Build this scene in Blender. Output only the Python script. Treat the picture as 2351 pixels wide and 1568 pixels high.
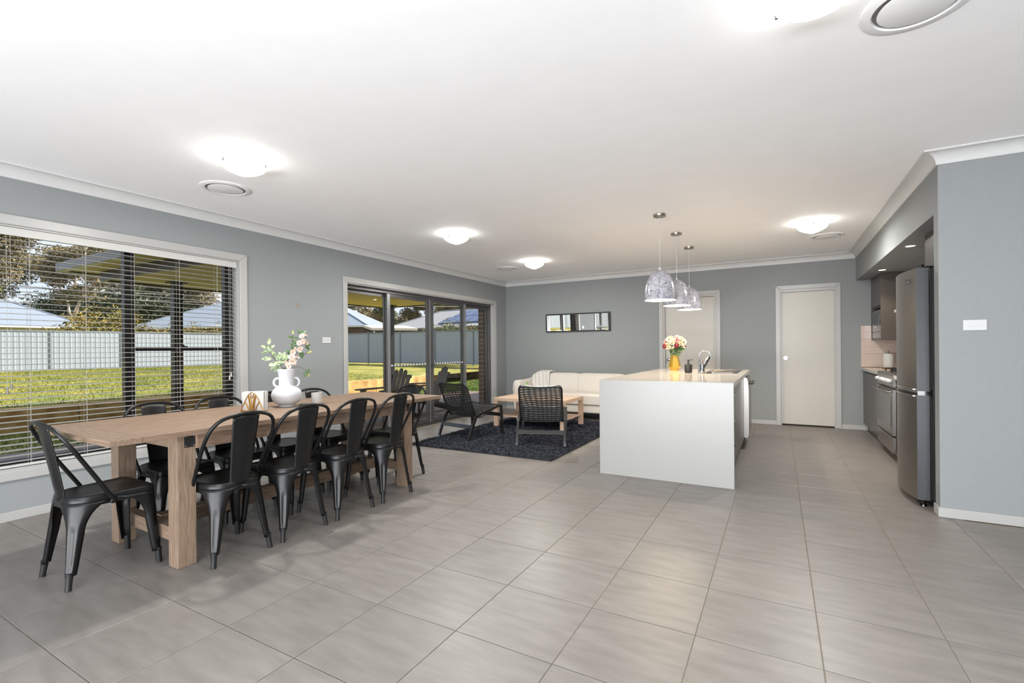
import bpy, math, random
from mathutils import Vector, Matrix
from math import sin, cos, pi, sqrt, radians, exp

for o in list(bpy.data.objects):
    bpy.data.objects.remove(o)
scene = bpy.context.scene
COL = scene.collection

# ------------------------------------------------------------------ camera
cam_d = bpy.data.cameras.new('camera')
cam = bpy.data.objects.new('camera', cam_d)
COL.objects.link(cam)
F_PX = 1094.0
CAM = Vector((4.8519, -0.0505, 1.2081))
YAW, PITCH, ROLL = -0.5094, -0.0009, -0.0089
fw = Vector((sin(YAW) * cos(PITCH), cos(YAW) * cos(PITCH), sin(PITCH)))
rt = Vector((cos(YAW), -sin(YAW), 0))
upv = rt.cross(fw)
rt2 = cos(ROLL) * rt + sin(ROLL) * upv
up2 = -sin(ROLL) * rt + cos(ROLL) * upv
cam.matrix_world = Matrix(((rt2.x, up2.x, -fw.x, CAM.x), (rt2.y, up2.y, -fw.y, CAM.y),
                           (rt2.z, up2.z, -fw.z, CAM.z), (0, 0, 0, 1)))
cam_d.sensor_width = 36.0
cam_d.lens = F_PX * 36.0 / 2351.0
cam_d.shift_y = 18.84 / 2351.0
cam_d.clip_start = 0.05
cam_d.clip_end = 400
scene.camera = cam

def in_view(p, m=60):
    d = Vector(p) - CAM
    z = d.dot(fw)
    if z < 0.1:
        return False
    x = 1175.5 + F_PX * d.dot(rt2) / z
    y = 784 + 18.84 - F_PX * d.dot(up2) / z
    return -m < x < 2351 + m and -m < y < 1568 + m

# ------------------------------------------------------------------ light, sky, exposure
scene.view_settings.view_transform = 'Standard'
scene.view_settings.look = 'None'
scene.view_settings.exposure = 0.58
scene.view_settings.gamma = 1.0
scene.view_settings.use_curve_mapping = False

W = bpy.data.worlds.new('sky')
scene.world = W
W.use_nodes = True
nt = W.node_tree
nt.nodes.clear()
wo = nt.nodes.new('ShaderNodeOutputWorld')
bg = nt.nodes.new('ShaderNodeBackground')
tc = nt.nodes.new('ShaderNodeTexCoord')
sep = nt.nodes.new('ShaderNodeSeparateXYZ')
rmp = nt.nodes.new('ShaderNodeValToRGB')
rmp.color_ramp.elements[0].position = 0.0
rmp.color_ramp.elements[0].color = (0.80, 0.88, 1.0, 1)
rmp.color_ramp.elements[1].position = 0.7
rmp.color_ramp.elements[1].color = (0.36, 0.56, 0.95, 1)
nz = nt.nodes.new('ShaderNodeTexNoise')
nz.inputs['Scale'].default_value = 3.2
nz.inputs['Detail'].default_value = 6
cr = nt.nodes.new('ShaderNodeValToRGB')
cr.color_ramp.elements[0].position = 0.42
cr.color_ramp.elements[1].position = 0.62
mx = nt.nodes.new('ShaderNodeMixRGB')
mx.inputs['Color2'].default_value = (1.0, 1.0, 1.0, 1)
nt.links.new(tc.outputs['Generated'], sep.inputs[0])
nt.links.new(sep.outputs['Z'], rmp.inputs[0])
nt.links.new(tc.outputs['Generated'], nz.inputs['Vector'])
nt.links.new(nz.outputs['Fac'], cr.inputs[0])
nt.links.new(cr.outputs['Color'], mx.inputs['Fac'])
nt.links.new(rmp.outputs['Color'], mx.inputs['Color1'])
nt.links.new(mx.outputs['Color'], bg.inputs['Color'])
bg.inputs['Strength'].default_value = 0.8
nt.links.new(bg.outputs[0], wo.inputs[0])

sd = bpy.data.lights.new('sun', 'SUN')
sd.energy = 8.8
sd.angle = 0.01
sd.color = (1.0, 0.95, 0.86)
sun = bpy.data.objects.new('sun', sd)
COL.objects.link(sun)
sun.rotation_euler = Vector((-0.75, -0.95, -1.0)).to_track_quat('-Z', 'Y').to_euler()

def area(name, loc, to, sx, sy, power, col):
    d = bpy.data.lights.new(name, 'AREA')
    d.shape = 'RECTANGLE'
    d.size, d.size_y = sx, sy
    d.energy = power
    d.color = col
    o = bpy.data.objects.new(name, d)
    COL.objects.link(o)
    o.location = loc
    o.rotation_euler = (Vector(to) - Vector(loc)).to_track_quat('-Z', 'Y').to_euler()
    return o
# the photographer's flash, bounced off the ceiling beside the camera
area('bounce_flash', (4.5, -1.2, 1.7), (2.6, 5.5, 2.75), 1.2, 1.2, 38, (0.92, 0.96, 1.0))
# added fill light low behind the camera, no window there; brightens room and ceiling
area('fill_behind', (4.4, -3.7, 0.42), (3.9, 4.0, 3.3), 6.5, 0.7, 375, (0.94, 0.97, 1.0))
scene.cycles.diffuse_bounces = 6

# ------------------------------------------------------------------ materials
def S(r, g, b):
    f = lambda c: (c / 255 / 12.92) if c / 255 <= 0.04045 else ((c / 255 + 0.055) / 1.055) ** 2.4
    return (f(r), f(g), f(b), 1)

def newmat(name):
    m = bpy.data.materials.new(name)
    m.use_nodes = True
    return m, m.node_tree, m.node_tree.nodes['Principled BSDF']

def mat(name, col, rough=0.5, metal=0.0, noise=0.0, scale=30, stretch=(1, 1, 1), bump=0.0, bscale=None,
        spec=0.5, emit=None, estr=0, coat=0, rnd=0.0, col2=None, sss=0, tr=0):
    m, t, b = newmat(name)
    b.inputs['Roughness'].default_value = rough
    b.inputs['Metallic'].default_value = metal
    b.inputs['Specular IOR Level'].default_value = spec
    b.inputs['Base Color'].default_value = col
    if coat:
        b.inputs['Coat Weight'].default_value = coat
        b.inputs['Coat Roughness'].default_value = 0.08
    if tr:
        b.inputs['Transmission Weight'].default_value = tr
    if emit:
        b.inputs['Emission Color'].default_value = emit
        b.inputs['Emission Strength'].default_value = estr
    src = None
    if noise or bump or rnd or col2:
        tcn = t.nodes.new('ShaderNodeTexCoord')
        mp = t.nodes.new('ShaderNodeMapping')
        mp.inputs['Scale'].default_value = stretch
        t.links.new(tcn.outputs['Object'], mp.inputs['Vector'])
        oi = None
        if rnd:
            oi = t.nodes.new('ShaderNodeObjectInfo')
            cx = t.nodes.new('ShaderNodeCombineXYZ')
            ml = t.nodes.new('ShaderNodeMath')
            ml.operation = 'MULTIPLY'
            ml.inputs[1].default_value = 37.0
            t.links.new(oi.outputs['Random'], ml.inputs[0])
            t.links.new(ml.outputs[0], cx.inputs[0])
            t.links.new(ml.outputs[0], cx.inputs[1])
            t.links.new(cx.outputs[0], mp.inputs['Location'])
        n = t.nodes.new('ShaderNodeTexNoise')
        n.inputs['Scale'].default_value = scale
        n.inputs['Detail'].default_value = 5
        t.links.new(mp.outputs[0], n.inputs['Vector'])
        if noise or col2 or rnd:
            r = t.nodes.new('ShaderNodeValToRGB')
            r.color_ramp.elements[0].position = 0.32
            r.color_ramp.elements[1].position = 0.68
            c2 = col2 if col2 else tuple(min(1, c * (1 + noise)) for c in col[:3]) + (1,)
            c1 = col if col2 else tuple(c * (1 - noise) for c in col[:3]) + (1,)
            r.color_ramp.elements[0].color = c1
            r.color_ramp.elements[1].color = c2
            t.links.new(n.outputs['Fac'], r.inputs[0])
            src = r.outputs['Color']
            if rnd:
                hv = t.nodes.new('ShaderNodeHueSaturation')
                mr = t.nodes.new('ShaderNodeMapRange')
                mr.inputs['To Min'].default_value = 1 - rnd
                mr.inputs['To Max'].default_value = 1 + rnd
                t.links.new(oi.outputs['Random'], mr.inputs['Value'])
                t.links.new(mr.outputs[0], hv.inputs['Value'])
                t.links.new(src, hv.inputs['Color'])
                src = hv.outputs['Color']
            t.links.new(src, b.inputs['Base Color'])
        if bump:
            bn = t.nodes.new('ShaderNodeBump')
            bn.inputs['Strength'].default_value = bump
            bn.inputs['Distance'].default_value = 0.004
            if bscale:
                n2 = t.nodes.new('ShaderNodeTexNoise')
                n2.inputs['Scale'].default_value = bscale
                n2.inputs['Detail'].default_value = 4
                t.links.new(mp.outputs[0], n2.inputs['Vector'])
                t.links.new(n2.outputs['Fac'], bn.inputs['Height'])
            else:
                t.links.new(n.outputs['Fac'], bn.inputs['Height'])
            t.links.new(bn.outputs['Normal'], b.inputs['Normal'])
    return m

def glass_mat(name, tint=(1, 1, 1, 1), refl=1.0):
    m = bpy.data.materials.new(name)
    m.use_nodes = True
    t = m.node_tree
    t.nodes.clear()
    out = t.nodes.new('ShaderNodeOutputMaterial')
    tr = t.nodes.new('ShaderNodeBsdfTransparent')
    tr.inputs[0].default_value = tint
    gl = t.nodes.new('ShaderNodeBsdfGlossy')
    gl.inputs['Roughness'].default_value = 0.02
    fr = t.nodes.new('ShaderNodeLayerWeight')
    fr.inputs['Blend'].default_value = 0.5
    pw = t.nodes.new('ShaderNodeMath')
    pw.operation = 'POWER'
    pw.inputs[1].default_value = 5.0
    ml = t.nodes.new('ShaderNodeMath')
    ml.operation = 'MULTIPLY_ADD'
    ml.inputs[1].default_value = 0.9 * refl
    ml.inputs[2].default_value = 0.035 * refl
    mx = t.nodes.new('ShaderNodeMixShader')
    t.links.new(fr.outputs['Facing'], pw.inputs[0])
    t.links.new(pw.outputs[0], ml.inputs[0])
    t.links.new(ml.outputs[0], mx.inputs[0])
    t.links.new(tr.outputs[0], mx.inputs[1])
    t.links.new(gl.outputs[0], mx.inputs[2])
    t.links.new(mx.outputs[0], out.inputs[0])
    return m

def net_mat(name, col, bands=21):
    """open-weave netting: dark yarn with see-through gaps"""
    m = bpy.data.materials.new(name)
    m.use_nodes = True
    t = m.node_tree
    b = t.nodes['Principled BSDF']
    b.inputs['Base Color'].default_value = col
    b.inputs['Roughness'].default_value = 0.6
    out = t.nodes['Material Output']
    tcn = t.nodes.new('ShaderNodeTexCoord')
    nodes = []
    for axis, sc in (('Z', 11.0), ('X', 5.2)):
        w = t.nodes.new('ShaderNodeTexWave')
        w.bands_direction = axis
        w.inputs['Scale'].default_value = sc
        w.inputs['Distortion'].default_value = 5.0
        w.inputs['Detail'].default_value = 0.0
        w.inputs['Detail Scale'].default_value = 0.55
        t.links.new(tcn.outputs['Object'], w.inputs['Vector'])
        nodes.append(w)
    ml = t.nodes.new('ShaderNodeMath')
    ml.operation = 'MULTIPLY_ADD'
    ml.inputs[1].default_value = 0.5
    t.links.new(nodes[1].outputs['Fac'], ml.inputs[0])
    t.links.new(nodes[0].outputs['Fac'], ml.inputs[2])
    rp = t.nodes.new('ShaderNodeMapRange')
    rp.interpolation_type = 'SMOOTHSTEP'
    rp.inputs['From Min'].default_value = 0.8
    rp.inputs['From Max'].default_value = 1.25
    rp.inputs['To Min'].default_value = 0.03
    rp.inputs['To Max'].default_value = 0.5
    t.links.new(ml.outputs[0], rp.inputs['Value'])
    tr = t.nodes.new('ShaderNodeBsdfTransparent')
    mx = t.nodes.new('ShaderNodeMixShader')
    t.links.new(rp.outputs[0], mx.inputs[0])
    t.links.new(b.outputs[0], mx.inputs[1])
    t.links.new(tr.outputs[0], mx.inputs[2])
    t.links.new(mx.outputs[0], out.inputs[0])
    return m

def marble_mat(name):
    m, t, b = newmat(name)
    b.inputs['Roughness'].default_value = 0.25
    tcn = t.nodes.new('ShaderNodeTexCoord')
    mp = t.nodes.new('ShaderNodeMapping')
    oi = t.nodes.new('ShaderNodeObjectInfo')
    cx = t.nodes.new('ShaderNodeCombineXYZ')
    ml = t.nodes.new('ShaderNodeMath'); ml.operation = 'MULTIPLY'; ml.inputs[1].default_value = 9
    t.links.new(oi.outputs['Random'], ml.inputs[0])
    t.links.new(ml.outputs[0], cx.inputs[0]); t.links.new(ml.outputs[0], cx.inputs[2])
    t.links.new(cx.outputs[0], mp.inputs['Location'])
    t.links.new(tcn.outputs['Object'], mp.inputs['Vector'])
    n = t.nodes.new('ShaderNodeTexNoise'); n.inputs['Scale'].default_value = 9; n.inputs['Detail'].default_value = 4
    ad = t.nodes.new('ShaderNodeMixRGB'); ad.blend_type = 'ADD'; ad.inputs[0].default_value = 0.12
    v = t.nodes.new('ShaderNodeTexVoronoi'); v.feature = 'DISTANCE_TO_EDGE'; v.inputs['Scale'].default_value = 15
    r = t.nodes.new('ShaderNodeValToRGB')
    r.color_ramp.elements[0].position = 0.0; r.color_ramp.elements[0].color = S(96, 92, 106)
    r.color_ramp.elements[1].position = 0.05; r.color_ramp.elements[1].color = S(178, 177, 184)
    n2 = t.nodes.new('ShaderNodeTexNoise'); n2.inputs['Scale'].default_value = 6
    r2 = t.nodes.new('ShaderNodeValToRGB')
    r2.color_ramp.elements[0].position = 0.42; r2.color_ramp.elements[0].color = (0.55, 0.54, 0.6, 1)
    r2.color_ramp.elements[1].position = 0.6; r2.color_ramp.elements[1].color = (1, 1, 1, 1)
    mu = t.nodes.new('ShaderNodeMixRGB'); mu.blend_type = 'MULTIPLY'; mu.inputs[0].default_value = 0.7
    t.links.new(mp.outputs[0], n.inputs['Vector']); t.links.new(mp.outputs[0], ad.inputs[1])
    t.links.new(n.outputs['Color'], ad.inputs[2]); t.links.new(ad.outputs[0], v.inputs['Vector'])
    t.links.new(v.outputs['Distance'], r.inputs[0]); t.links.new(mp.outputs[0], n2.inputs['Vector'])
    t.links.new(n2.outputs['Fac'], r2.inputs[0])
    t.links.new(r.outputs[0], mu.inputs[1]); t.links.new(r2.outputs[0], mu.inputs[2])
    t.links.new(mu.outputs[0], b.inputs['Base Color'])
    return m

M = {}
M['wall'] = mat('wall_paint', S(139, 142, 143), 0.8, noise=0.02, scale=60, bump=0.05, bscale=300, spec=0.3)
M['ceil'] = mat('ceiling_paint', S(244, 244, 245), 0.8, noise=0.01, scale=5)
M['trim'] = mat('white_gloss_paint', S(168, 167, 165), 0.35, noise=0.01, scale=20)
M['cornice'] = mat('white_cornice_paint', S(200, 200, 199), 0.6, noise=0.01, scale=20)
M['door'] = mat('door_paint', S(184, 180, 172), 0.4, noise=0.012, scale=12)
M['tile'] = mat('floor_tile', S(114, 109, 105), 0.38, noise=0.0, col2=S(128, 123, 119), scale=2.6, stretch=(1.6, 7, 1),
                rnd=0.035, bump=0.03, bscale=90, spec=0.42)
M['grout'] = mat('tile_grout', S(128, 116, 98), 0.9, noise=0.08, scale=80)
M['oak'] = mat('pale_oak', S(112, 90, 73), 0.5, col2=S(142, 120, 102), scale=7, stretch=(14, 1.2, 14), bump=0.12, bscale=14, rnd=0.04)
M['oakv'] = mat('pale_oak_upright', S(110, 91, 75), 0.5, col2=S(140, 120, 102), scale=7, stretch=(14, 14, 1.2), bump=0.12, bscale=14, rnd=0.04)
M['oakx'] = mat('pale_oak_cross', S(112, 92, 76), 0.5, col2=S(142, 121, 103), scale=7, stretch=(1.2, 14, 14), bump=0.12, bscale=14, rnd=0.04)
M['birch'] = mat('birch_veneer', S(196, 168, 146), 0.45, noise=0.06, scale=8, stretch=(1, 10, 10))
M['black_metal'] = mat('black_powder_coat', S(17, 17, 18), 0.36, noise=0.05, scale=200, bump=0.04, bscale=500, spec=0.33)
M['black_plate'] = mat('black_steel_plate', S(26, 26, 27), 0.5)
M['rubber'] = mat('black_rubber', S(22, 22, 23), 0.55)
M['alu'] = mat('charcoal_aluminium', S(84, 83, 84), 0.3, metal=0.5, spec=0.6, noise=0.03, scale=40)
M['stileglare'] = mat('glare_aluminium', S(150, 150, 150), 0.3, metal=0.6)
M['alublack'] = mat('black_aluminium', S(14, 14, 15), 0.4, spec=0.5)
M['glass'] = glass_mat('window_glass', (0.97, 0.98, 0.98, 1), 0.7)
M['blind'] = mat('white_blind', S(186, 185, 181), 0.45)
M['slat'] = mat('blind_slat', S(150, 148, 141), 0.45)
M['cord'] = mat('blind_cord', S(168, 166, 160), 0.8)
M['tassel'] = mat('shade_grey', S(120, 116, 112), 0.5)
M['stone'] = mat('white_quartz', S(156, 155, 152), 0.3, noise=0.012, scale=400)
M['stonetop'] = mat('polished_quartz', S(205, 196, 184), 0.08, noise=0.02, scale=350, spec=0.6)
M['laminate'] = mat('grey_brown_laminate', S(76, 70, 66), 0.3, noise=0.02, scale=90)
M['lamdark'] = mat('dark_laminate', S(58, 54, 51), 0.3, noise=0.02, scale=90)
M['steel'] = mat('brushed_steel', S(142, 138, 134), 0.28, metal=1.0, noise=0.03, scale=60, stretch=(1, 12, 1))
M['chrome'] = mat('chrome', S(168, 168, 171), 0.1, metal=1.0)
M['nickel'] = mat('satin_nickel', S(178, 170, 156), 0.25, metal=1.0)
M['fridge'] = mat('fridge_steel', S(120, 114, 108), 0.36, metal=0.75, noise=0.03, scale=70, stretch=(1, 1, 14))
M['fridgeside'] = mat('fridge_door_side', S(56, 57, 61), 0.4, metal=0.2, noise=0.04, scale=300)
M['blackgloss'] = mat('black_gloss', S(14, 14, 15), 0.15)
M['blackmatt'] = mat('black_matt', S(18, 18, 18), 0.6)
M['mirror'] = mat('mirror_glass', (0.86, 0.87, 0.87, 1), 0.01, metal=1.0)
M['white_plastic'] = mat('white_plastic', S(196, 196, 196), 0.35)
M['vent'] = mat('white_vent', S(228, 228, 228), 0.5)
M['ceramic'] = mat('matt_white_ceramic', S(190, 191, 195), 0.65, noise=0.01, scale=30, bump=0.1, bscale=40)
M['brass'] = mat('brushed_brass', S(186, 132, 52), 0.3, metal=0.9)
M['gold'] = mat('gold_ceramic', S(232, 190, 88), 0.2, metal=0.75)
M['paper'] = mat('white_paper', S(192, 191, 187), 0.8, noise=0.015, scale=40)
M['wax'] = mat('white_wax_glass', S(190, 187, 182), 0.3)
M['leaf'] = mat('leaf_green', S(40, 66, 30), 0.45, col2=S(78, 104, 56), scale=50)
M['leafvar'] = mat('variegated_leaf', S(44, 80, 50), 0.45, col2=S(176, 188, 144), scale=55)
M['leaflime'] = mat('lime_leaf', S(88, 140, 36), 0.4, col2=S(140, 186, 74), scale=60)
M['leafyel'] = mat('yellow_bud', S(206, 204, 96), 0.5)
M['stem'] = mat('brown_stem', S(92, 74, 58), 0.7)
M['blush'] = mat('blush_petal', S(212, 184, 166), 0.6, col2=S(226, 208, 194), scale=60)
M['cream'] = mat('cream_petal', S(208, 192, 154), 0.6, col2=S(224, 214, 190), scale=60)
M['pink'] = mat('pink_petal', S(190, 120, 112), 0.6, col2=S(206, 148, 140), scale=60)
M['red'] = mat('red_petal', S(92, 6, 14), 0.55, col2=S(124, 14, 22), scale=60)
M['sofa'] = mat('cream_upholstery', S(204, 197, 188), 0.85, noise=0.03, scale=300, bump=0.15, bscale=600)
M['throw'] = mat('white_wool', S(206, 202, 196), 0.95, noise=0.03, scale=120, bump=0.5, bscale=160)
M['rug'] = mat('charcoal_shag', S(24, 26, 34), 0.9, col2=S(56, 61, 74), scale=14)
M['rugback'] = mat('rug_backing', S(28, 29, 36), 0.95)
M['chairwood'] = mat('black_stained_wood', S(30, 29, 28), 0.2, noise=0.06, scale=40, spec=0.8)
M['net'] = net_mat('black_netting', S(26, 26, 28))
M['marble'] = marble_mat('marble_print')
M['lampin'] = mat('lamp_inner_white', S(245, 238, 224), 0.6, emit=(1.0, 0.84, 0.62, 1), estr=1.6)
M['bulb'] = mat('warm_bulb', S(255, 245, 230), 0.5, emit=(1.0, 0.86, 0.66, 1), estr=14)
M['oyster'] = mat('lit_frosted_glass', S(245, 246, 244), 0.3, emit=(1.0, 0.985, 0.93, 1), estr=10.0)
M['downlight'] = mat('lit_downlight', S(255, 240, 220), 0.5, emit=(1.0, 0.82, 0.58, 1), estr=18)
M['soap'] = mat('black_soapstone', S(38, 37, 38), 0.4)
M['deck'] = mat('deck_timber', S(96, 76, 68), 0.55, col2=S(124, 102, 92), scale=6, stretch=(10, 0.8, 10), rnd=0.12)
M['brick'] = mat('dark_brick', S(78, 60, 50), 0.85, noise=0.2, scale=40, rnd=0.2, bump=0.3, bscale=80)
M['mortar'] = mat('mortar', S(150, 134, 116), 0.95, noise=0.1, scale=60)
M['soffit'] = mat('soffit_lining', S(214, 200, 146), 0.7, noise=0.02, scale=10)
M['sheet'] = mat('fence_sheet', S(146, 152, 160), 0.45, noise=0.03, scale=8)
M['fencepost'] = mat('fence_post', S(112, 118, 124), 0.45)
M['grass'] = mat('lawn', S(84, 96, 14), 0.9, col2=S(146, 130, 48), scale=1.3, bump=0.5, bscale=18)
M['blade'] = mat('grass_blade', S(78, 98, 14), 0.7, col2=S(144, 134, 46), scale=0.9)
M['bladeg'] = mat('green_grass_blade', S(58, 92, 24), 0.7, col2=S(92, 120, 36), scale=0.9)
M['sandstone'] = mat('sandstone_block', S(146, 106, 50), 0.9, col2=S(200, 166, 104), scale=3.2, bump=0.9, bscale=9, rnd=0.1)
M['whiteroof'] = mat('pale_steel_roof', S(124, 132, 143), 0.5, noise=0.02, scale=3)
M['greyroof'] = mat('grey_tile_roof', S(140, 138, 138), 0.7, noise=0.06, scale=6)
M['render'] = mat('cream_render', S(196, 188, 172), 0.8)
M['orangebrick'] = mat('red_brick_wall', S(124, 74, 54), 0.85, noise=0.2, scale=8)
M['brownwall'] = mat('brown_brick_wall', S(96, 76, 64), 0.85, noise=0.2, scale=8)
M['solar'] = mat('solar_glass', S(34, 52, 96), 0.15, noise=0.1, scale=10)
M['bark'] = mat('pale_bark', S(150, 132, 118), 0.8, col2=S(204, 186, 170), scale=5, stretch=(1, 1, 0.3))
M['gumleaf'] = mat('gum_foliage', S(78, 78, 48), 0.7, col2=S(146, 128, 92), scale=0.5)
M['gumleaf2'] = mat('olive_foliage', S(60, 66, 36), 0.7, col2=S(124, 120, 62), scale=0.5)
M['pine'] = mat('dark_foliage', S(36, 46, 28), 0.75, col2=S(64, 72, 38), scale=0.5)
M['wattle'] = mat('wattle_foliage', S(80, 80, 24), 0.75, col2=S(140, 116, 32), scale=1.1)
M['wire'] = mat('cable_grey', S(150, 146, 140), 0.6)

# ------------------------------------------------------------------ mesh helpers
class MB:
    def __init__(s):
        s.v, s.f = [], []
    def add(s, vs, fs):
        o = len(s.v)
        s.v += [tuple(v) for v in vs]
        s.f += [tuple(i + o for i in f) for f in fs]
        return s
    def box(s, x0, x1, y0, y1, z0, z1):
        return s.add([(x0, y0, z0), (x1, y0, z0), (x1, y1, z0), (x0, y1, z0), (x0, y0, z1), (x1, y0, z1), (x1, y1, z1), (x0, y1, z1)],
                     [(0, 3, 2, 1), (4, 5, 6, 7), (0, 1, 5, 4), (1, 2, 6, 5), (2, 3, 7, 6), (3, 0, 4, 7)])
    def bar(s, p0, p1, w, t, up=(0, 0, 1)):
        """square bar from p0 to p1, w across, t along 'up'"""
        p0, p1 = Vector(p0), Vector(p1)
        d = (p1 - p0).normalized()
        sd = d.cross(Vector(up))
        if sd.length < 1e-5:
            sd = d.cross(Vector((1, 0, 0)))
        sd.normalize()
        u = sd.cross(d)
        vs = []
        for p in (p0, p1):
            for a, b in ((-1, -1), (1, -1), (1, 1), (-1, 1)):
                vs.append(p + sd * (a * w / 2) + u * (b * t / 2))
        return s.add(vs, [(0, 1, 2, 3), (7, 6, 5, 4), (0, 4, 5, 1), (1, 5, 6, 2), (2, 6, 7, 3), (3, 7, 4, 0)])
    def prism(s, poly, fn0, fn1):
        """poly list of 2d; fn0/fn1 map (a,b) -> 3d for the two caps"""
        n = len(poly)
        vs = [fn0(*p) for p in poly] + [fn1(*p) for p in poly]
        fs = [tuple(range(n - 1, -1, -1)), tuple(range(n, 2 * n))]
        fs += [(i, (i + 1) % n, n + (i + 1) % n, n + i) for i in range(n)]
        return s.add(vs, fs)
    def ring(s, rings, closed=True, cap0=True, cap1=True):
        n = len(rings[0])
        vs = [v for r in rings for v in r]
        fs = []
        for k in range(len(rings) - 1):
            for i in range(n if closed else n - 1):
                a, b = k * n + i, k * n + (i + 1) % n
                fs.append((a, b, b + n, a + n))
        if closed and cap0:
            fs.append(tuple(range(n - 1, -1, -1)))
        if closed and cap1:
            m = (len(rings) - 1) * n
            fs.append(tuple(range(m, m + n)))
        return s.add(vs, fs)
    def tube(s, pts, r, n=8, flat=1.0, loop=False):
        pts = [Vector(p) for p in pts]
        rs = r if isinstance(r, (list, tuple)) else [r] * len(pts)
        rings = []
        prev = None
        for i, p in enumerate(pts):
            if loop:
                d = pts[(i + 1) % len(pts)] - pts[i - 1]
            else:
                d = pts[min(i + 1, len(pts) - 1)] - pts[max(i - 1, 0)]
            d.normalize()
            if prev is None:
                a = d.cross(Vector((0, 0, 1)))
                if a.length < 1e-3:
                    a = d.cross(Vector((1, 0, 0)))
            else:
                a = prev - d * prev.dot(d)
            a.normalize()
            b = d.cross(a)
            prev = a
            rings.append([p + a * (rs[i] * cos(2 * pi * k / n)) + b * (rs[i] * flat * sin(2 * pi * k / n)) for k in range(n)])
        if loop:
            rings.append(rings[0])
            return s.ring(rings, True, False, False)
        return s.ring(rings)
    def lathe(s, prof, n=24, c=(0, 0, 0), caps=True):
        rings = [[(c[0] + r * cos(2 * pi * k / n), c[1] + r * sin(2 * pi * k / n), c[2] + z) for k in range(n)] for r, z in prof]
        return s.ring(rings, True, caps, caps)
    def ell(s, c, rx, ry, rz, n=10, m=6, R=None):
        rings = []
        for j in range(1, m):
            a = pi * j / m
            ring = []
            for k in range(n):
                v = Vector((rx * sin(a) * cos(2 * pi * k / n), ry * sin(a) * sin(2 * pi * k / n), -rz * cos(a)))
                if R:
                    v = R @ v
                ring.append(v + Vector(c))
            rings.append(ring)
        return s.ring(rings)
    def grid(s, fn, nu, nv):
        vs = [fn(i / nu, j / nv) for j in range(nv + 1) for i in range(nu + 1)]
        fs = []
        for j in range(nv):
            for i in range(nu):
                a = j * (nu + 1) + i
                fs.append((a, a + 1, a + nu + 2, a + nu + 1))
        return s.add(vs, fs)
    def mesh(s, name, smooth=None, off=None):
        me = bpy.data.meshes.new(name)
        vs = s.v
        if off is not None:
            vs = [(v[0] - off[0], v[1] - off[1], v[2] - off[2]) for v in vs]
        me.from_pydata(vs, [], s.f)
        if smooth:
            me.polygons.foreach_set('use_smooth', [True] * len(me.polygons))
            me.set_sharp_from_angle(angle=radians(smooth))
        me.update()
        return me

def tag(o, label=None, cat=None, group=None, kind=None):
    if label: o['label'] = label
    if cat: o['category'] = cat
    if group: o['group'] = group
    if kind: o['kind'] = kind
    return o

def link(name, me, m, parent=None, loc=(0, 0, 0), rz=0, bevel=0, seg=2, solid=0, sub=0):
    o = bpy.data.objects.new(name, me)
    COL.objects.link(o)
    if m is not None and not me.materials:
        me.materials.append(m)
    o.location = loc
    o.rotation_euler = (0, 0, rz)
    if parent is not None:
        o.parent = parent
    if solid:
        md = o.modifiers.new('solid', 'SOLIDIFY'); md.thickness = solid; md.offset = 0
    if sub:
        md = o.modifiers.new('sub', 'SUBSURF'); md.levels = sub; md.render_levels = sub
    if bevel:
        md = o.modifiers.new('bevel', 'BEVEL'); md.width = bevel; md.segments = seg; md.limit_method = 'ANGLE'
        md.angle_limit = radians(40)
    return o

def thing(name, label, cat, loc=(0, 0, 0), rz=0, group=None):
    o = bpy.data.objects.new(name, None)
    o.empty_display_size = 0.1
    COL.objects.link(o)
    o.location = loc
    o.rotation_euler = (0, 0, rz)
    return tag(o, label, cat, group)

def part(t, name, mb, m, smooth=None, sub_of=None, label=None, kind=None, local=False, **kw):
    """mesh part of thing t; geometry given in world coordinates unless local"""
    off = None if local else tuple(t.location)
    o = link(name, mb.mesh(name, smooth, off), m, sub_of or t, **kw)
    if label: o['label'] = label
    if kind: o['kind'] = kind
    return o

def single(name, mb, m, label, cat, loc=(0, 0, 0), smooth=None, group=None, local=False, **kw):
    o = link(name, mb.mesh(name, smooth, None if local else loc), m, None, loc=loc, **kw)
    return tag(o, label, cat, group)

def struct(name, mb, m, smooth=None, parent=None, **kw):
    o = link(name, mb.mesh(name, smooth), m, parent, **kw)
    if parent is None:
        o['kind'] = 'structure'
    return o

def dup(root, loc, rz, label=None, group=None):
    def cp(o, p):
        c = o.copy(); COL.objects.link(c)
        if p is not None:
            c.parent = p
        for ch in list(o.children):
            cp(ch, c)
        return c
    r = cp(root, None)
    r.location = loc
    r.rotation_euler = (0, 0, rz)
    if label: r['label'] = label
    if group: r['group'] = group
    return r

rnd = random.Random(7)
CEIL = 2.57
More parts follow.
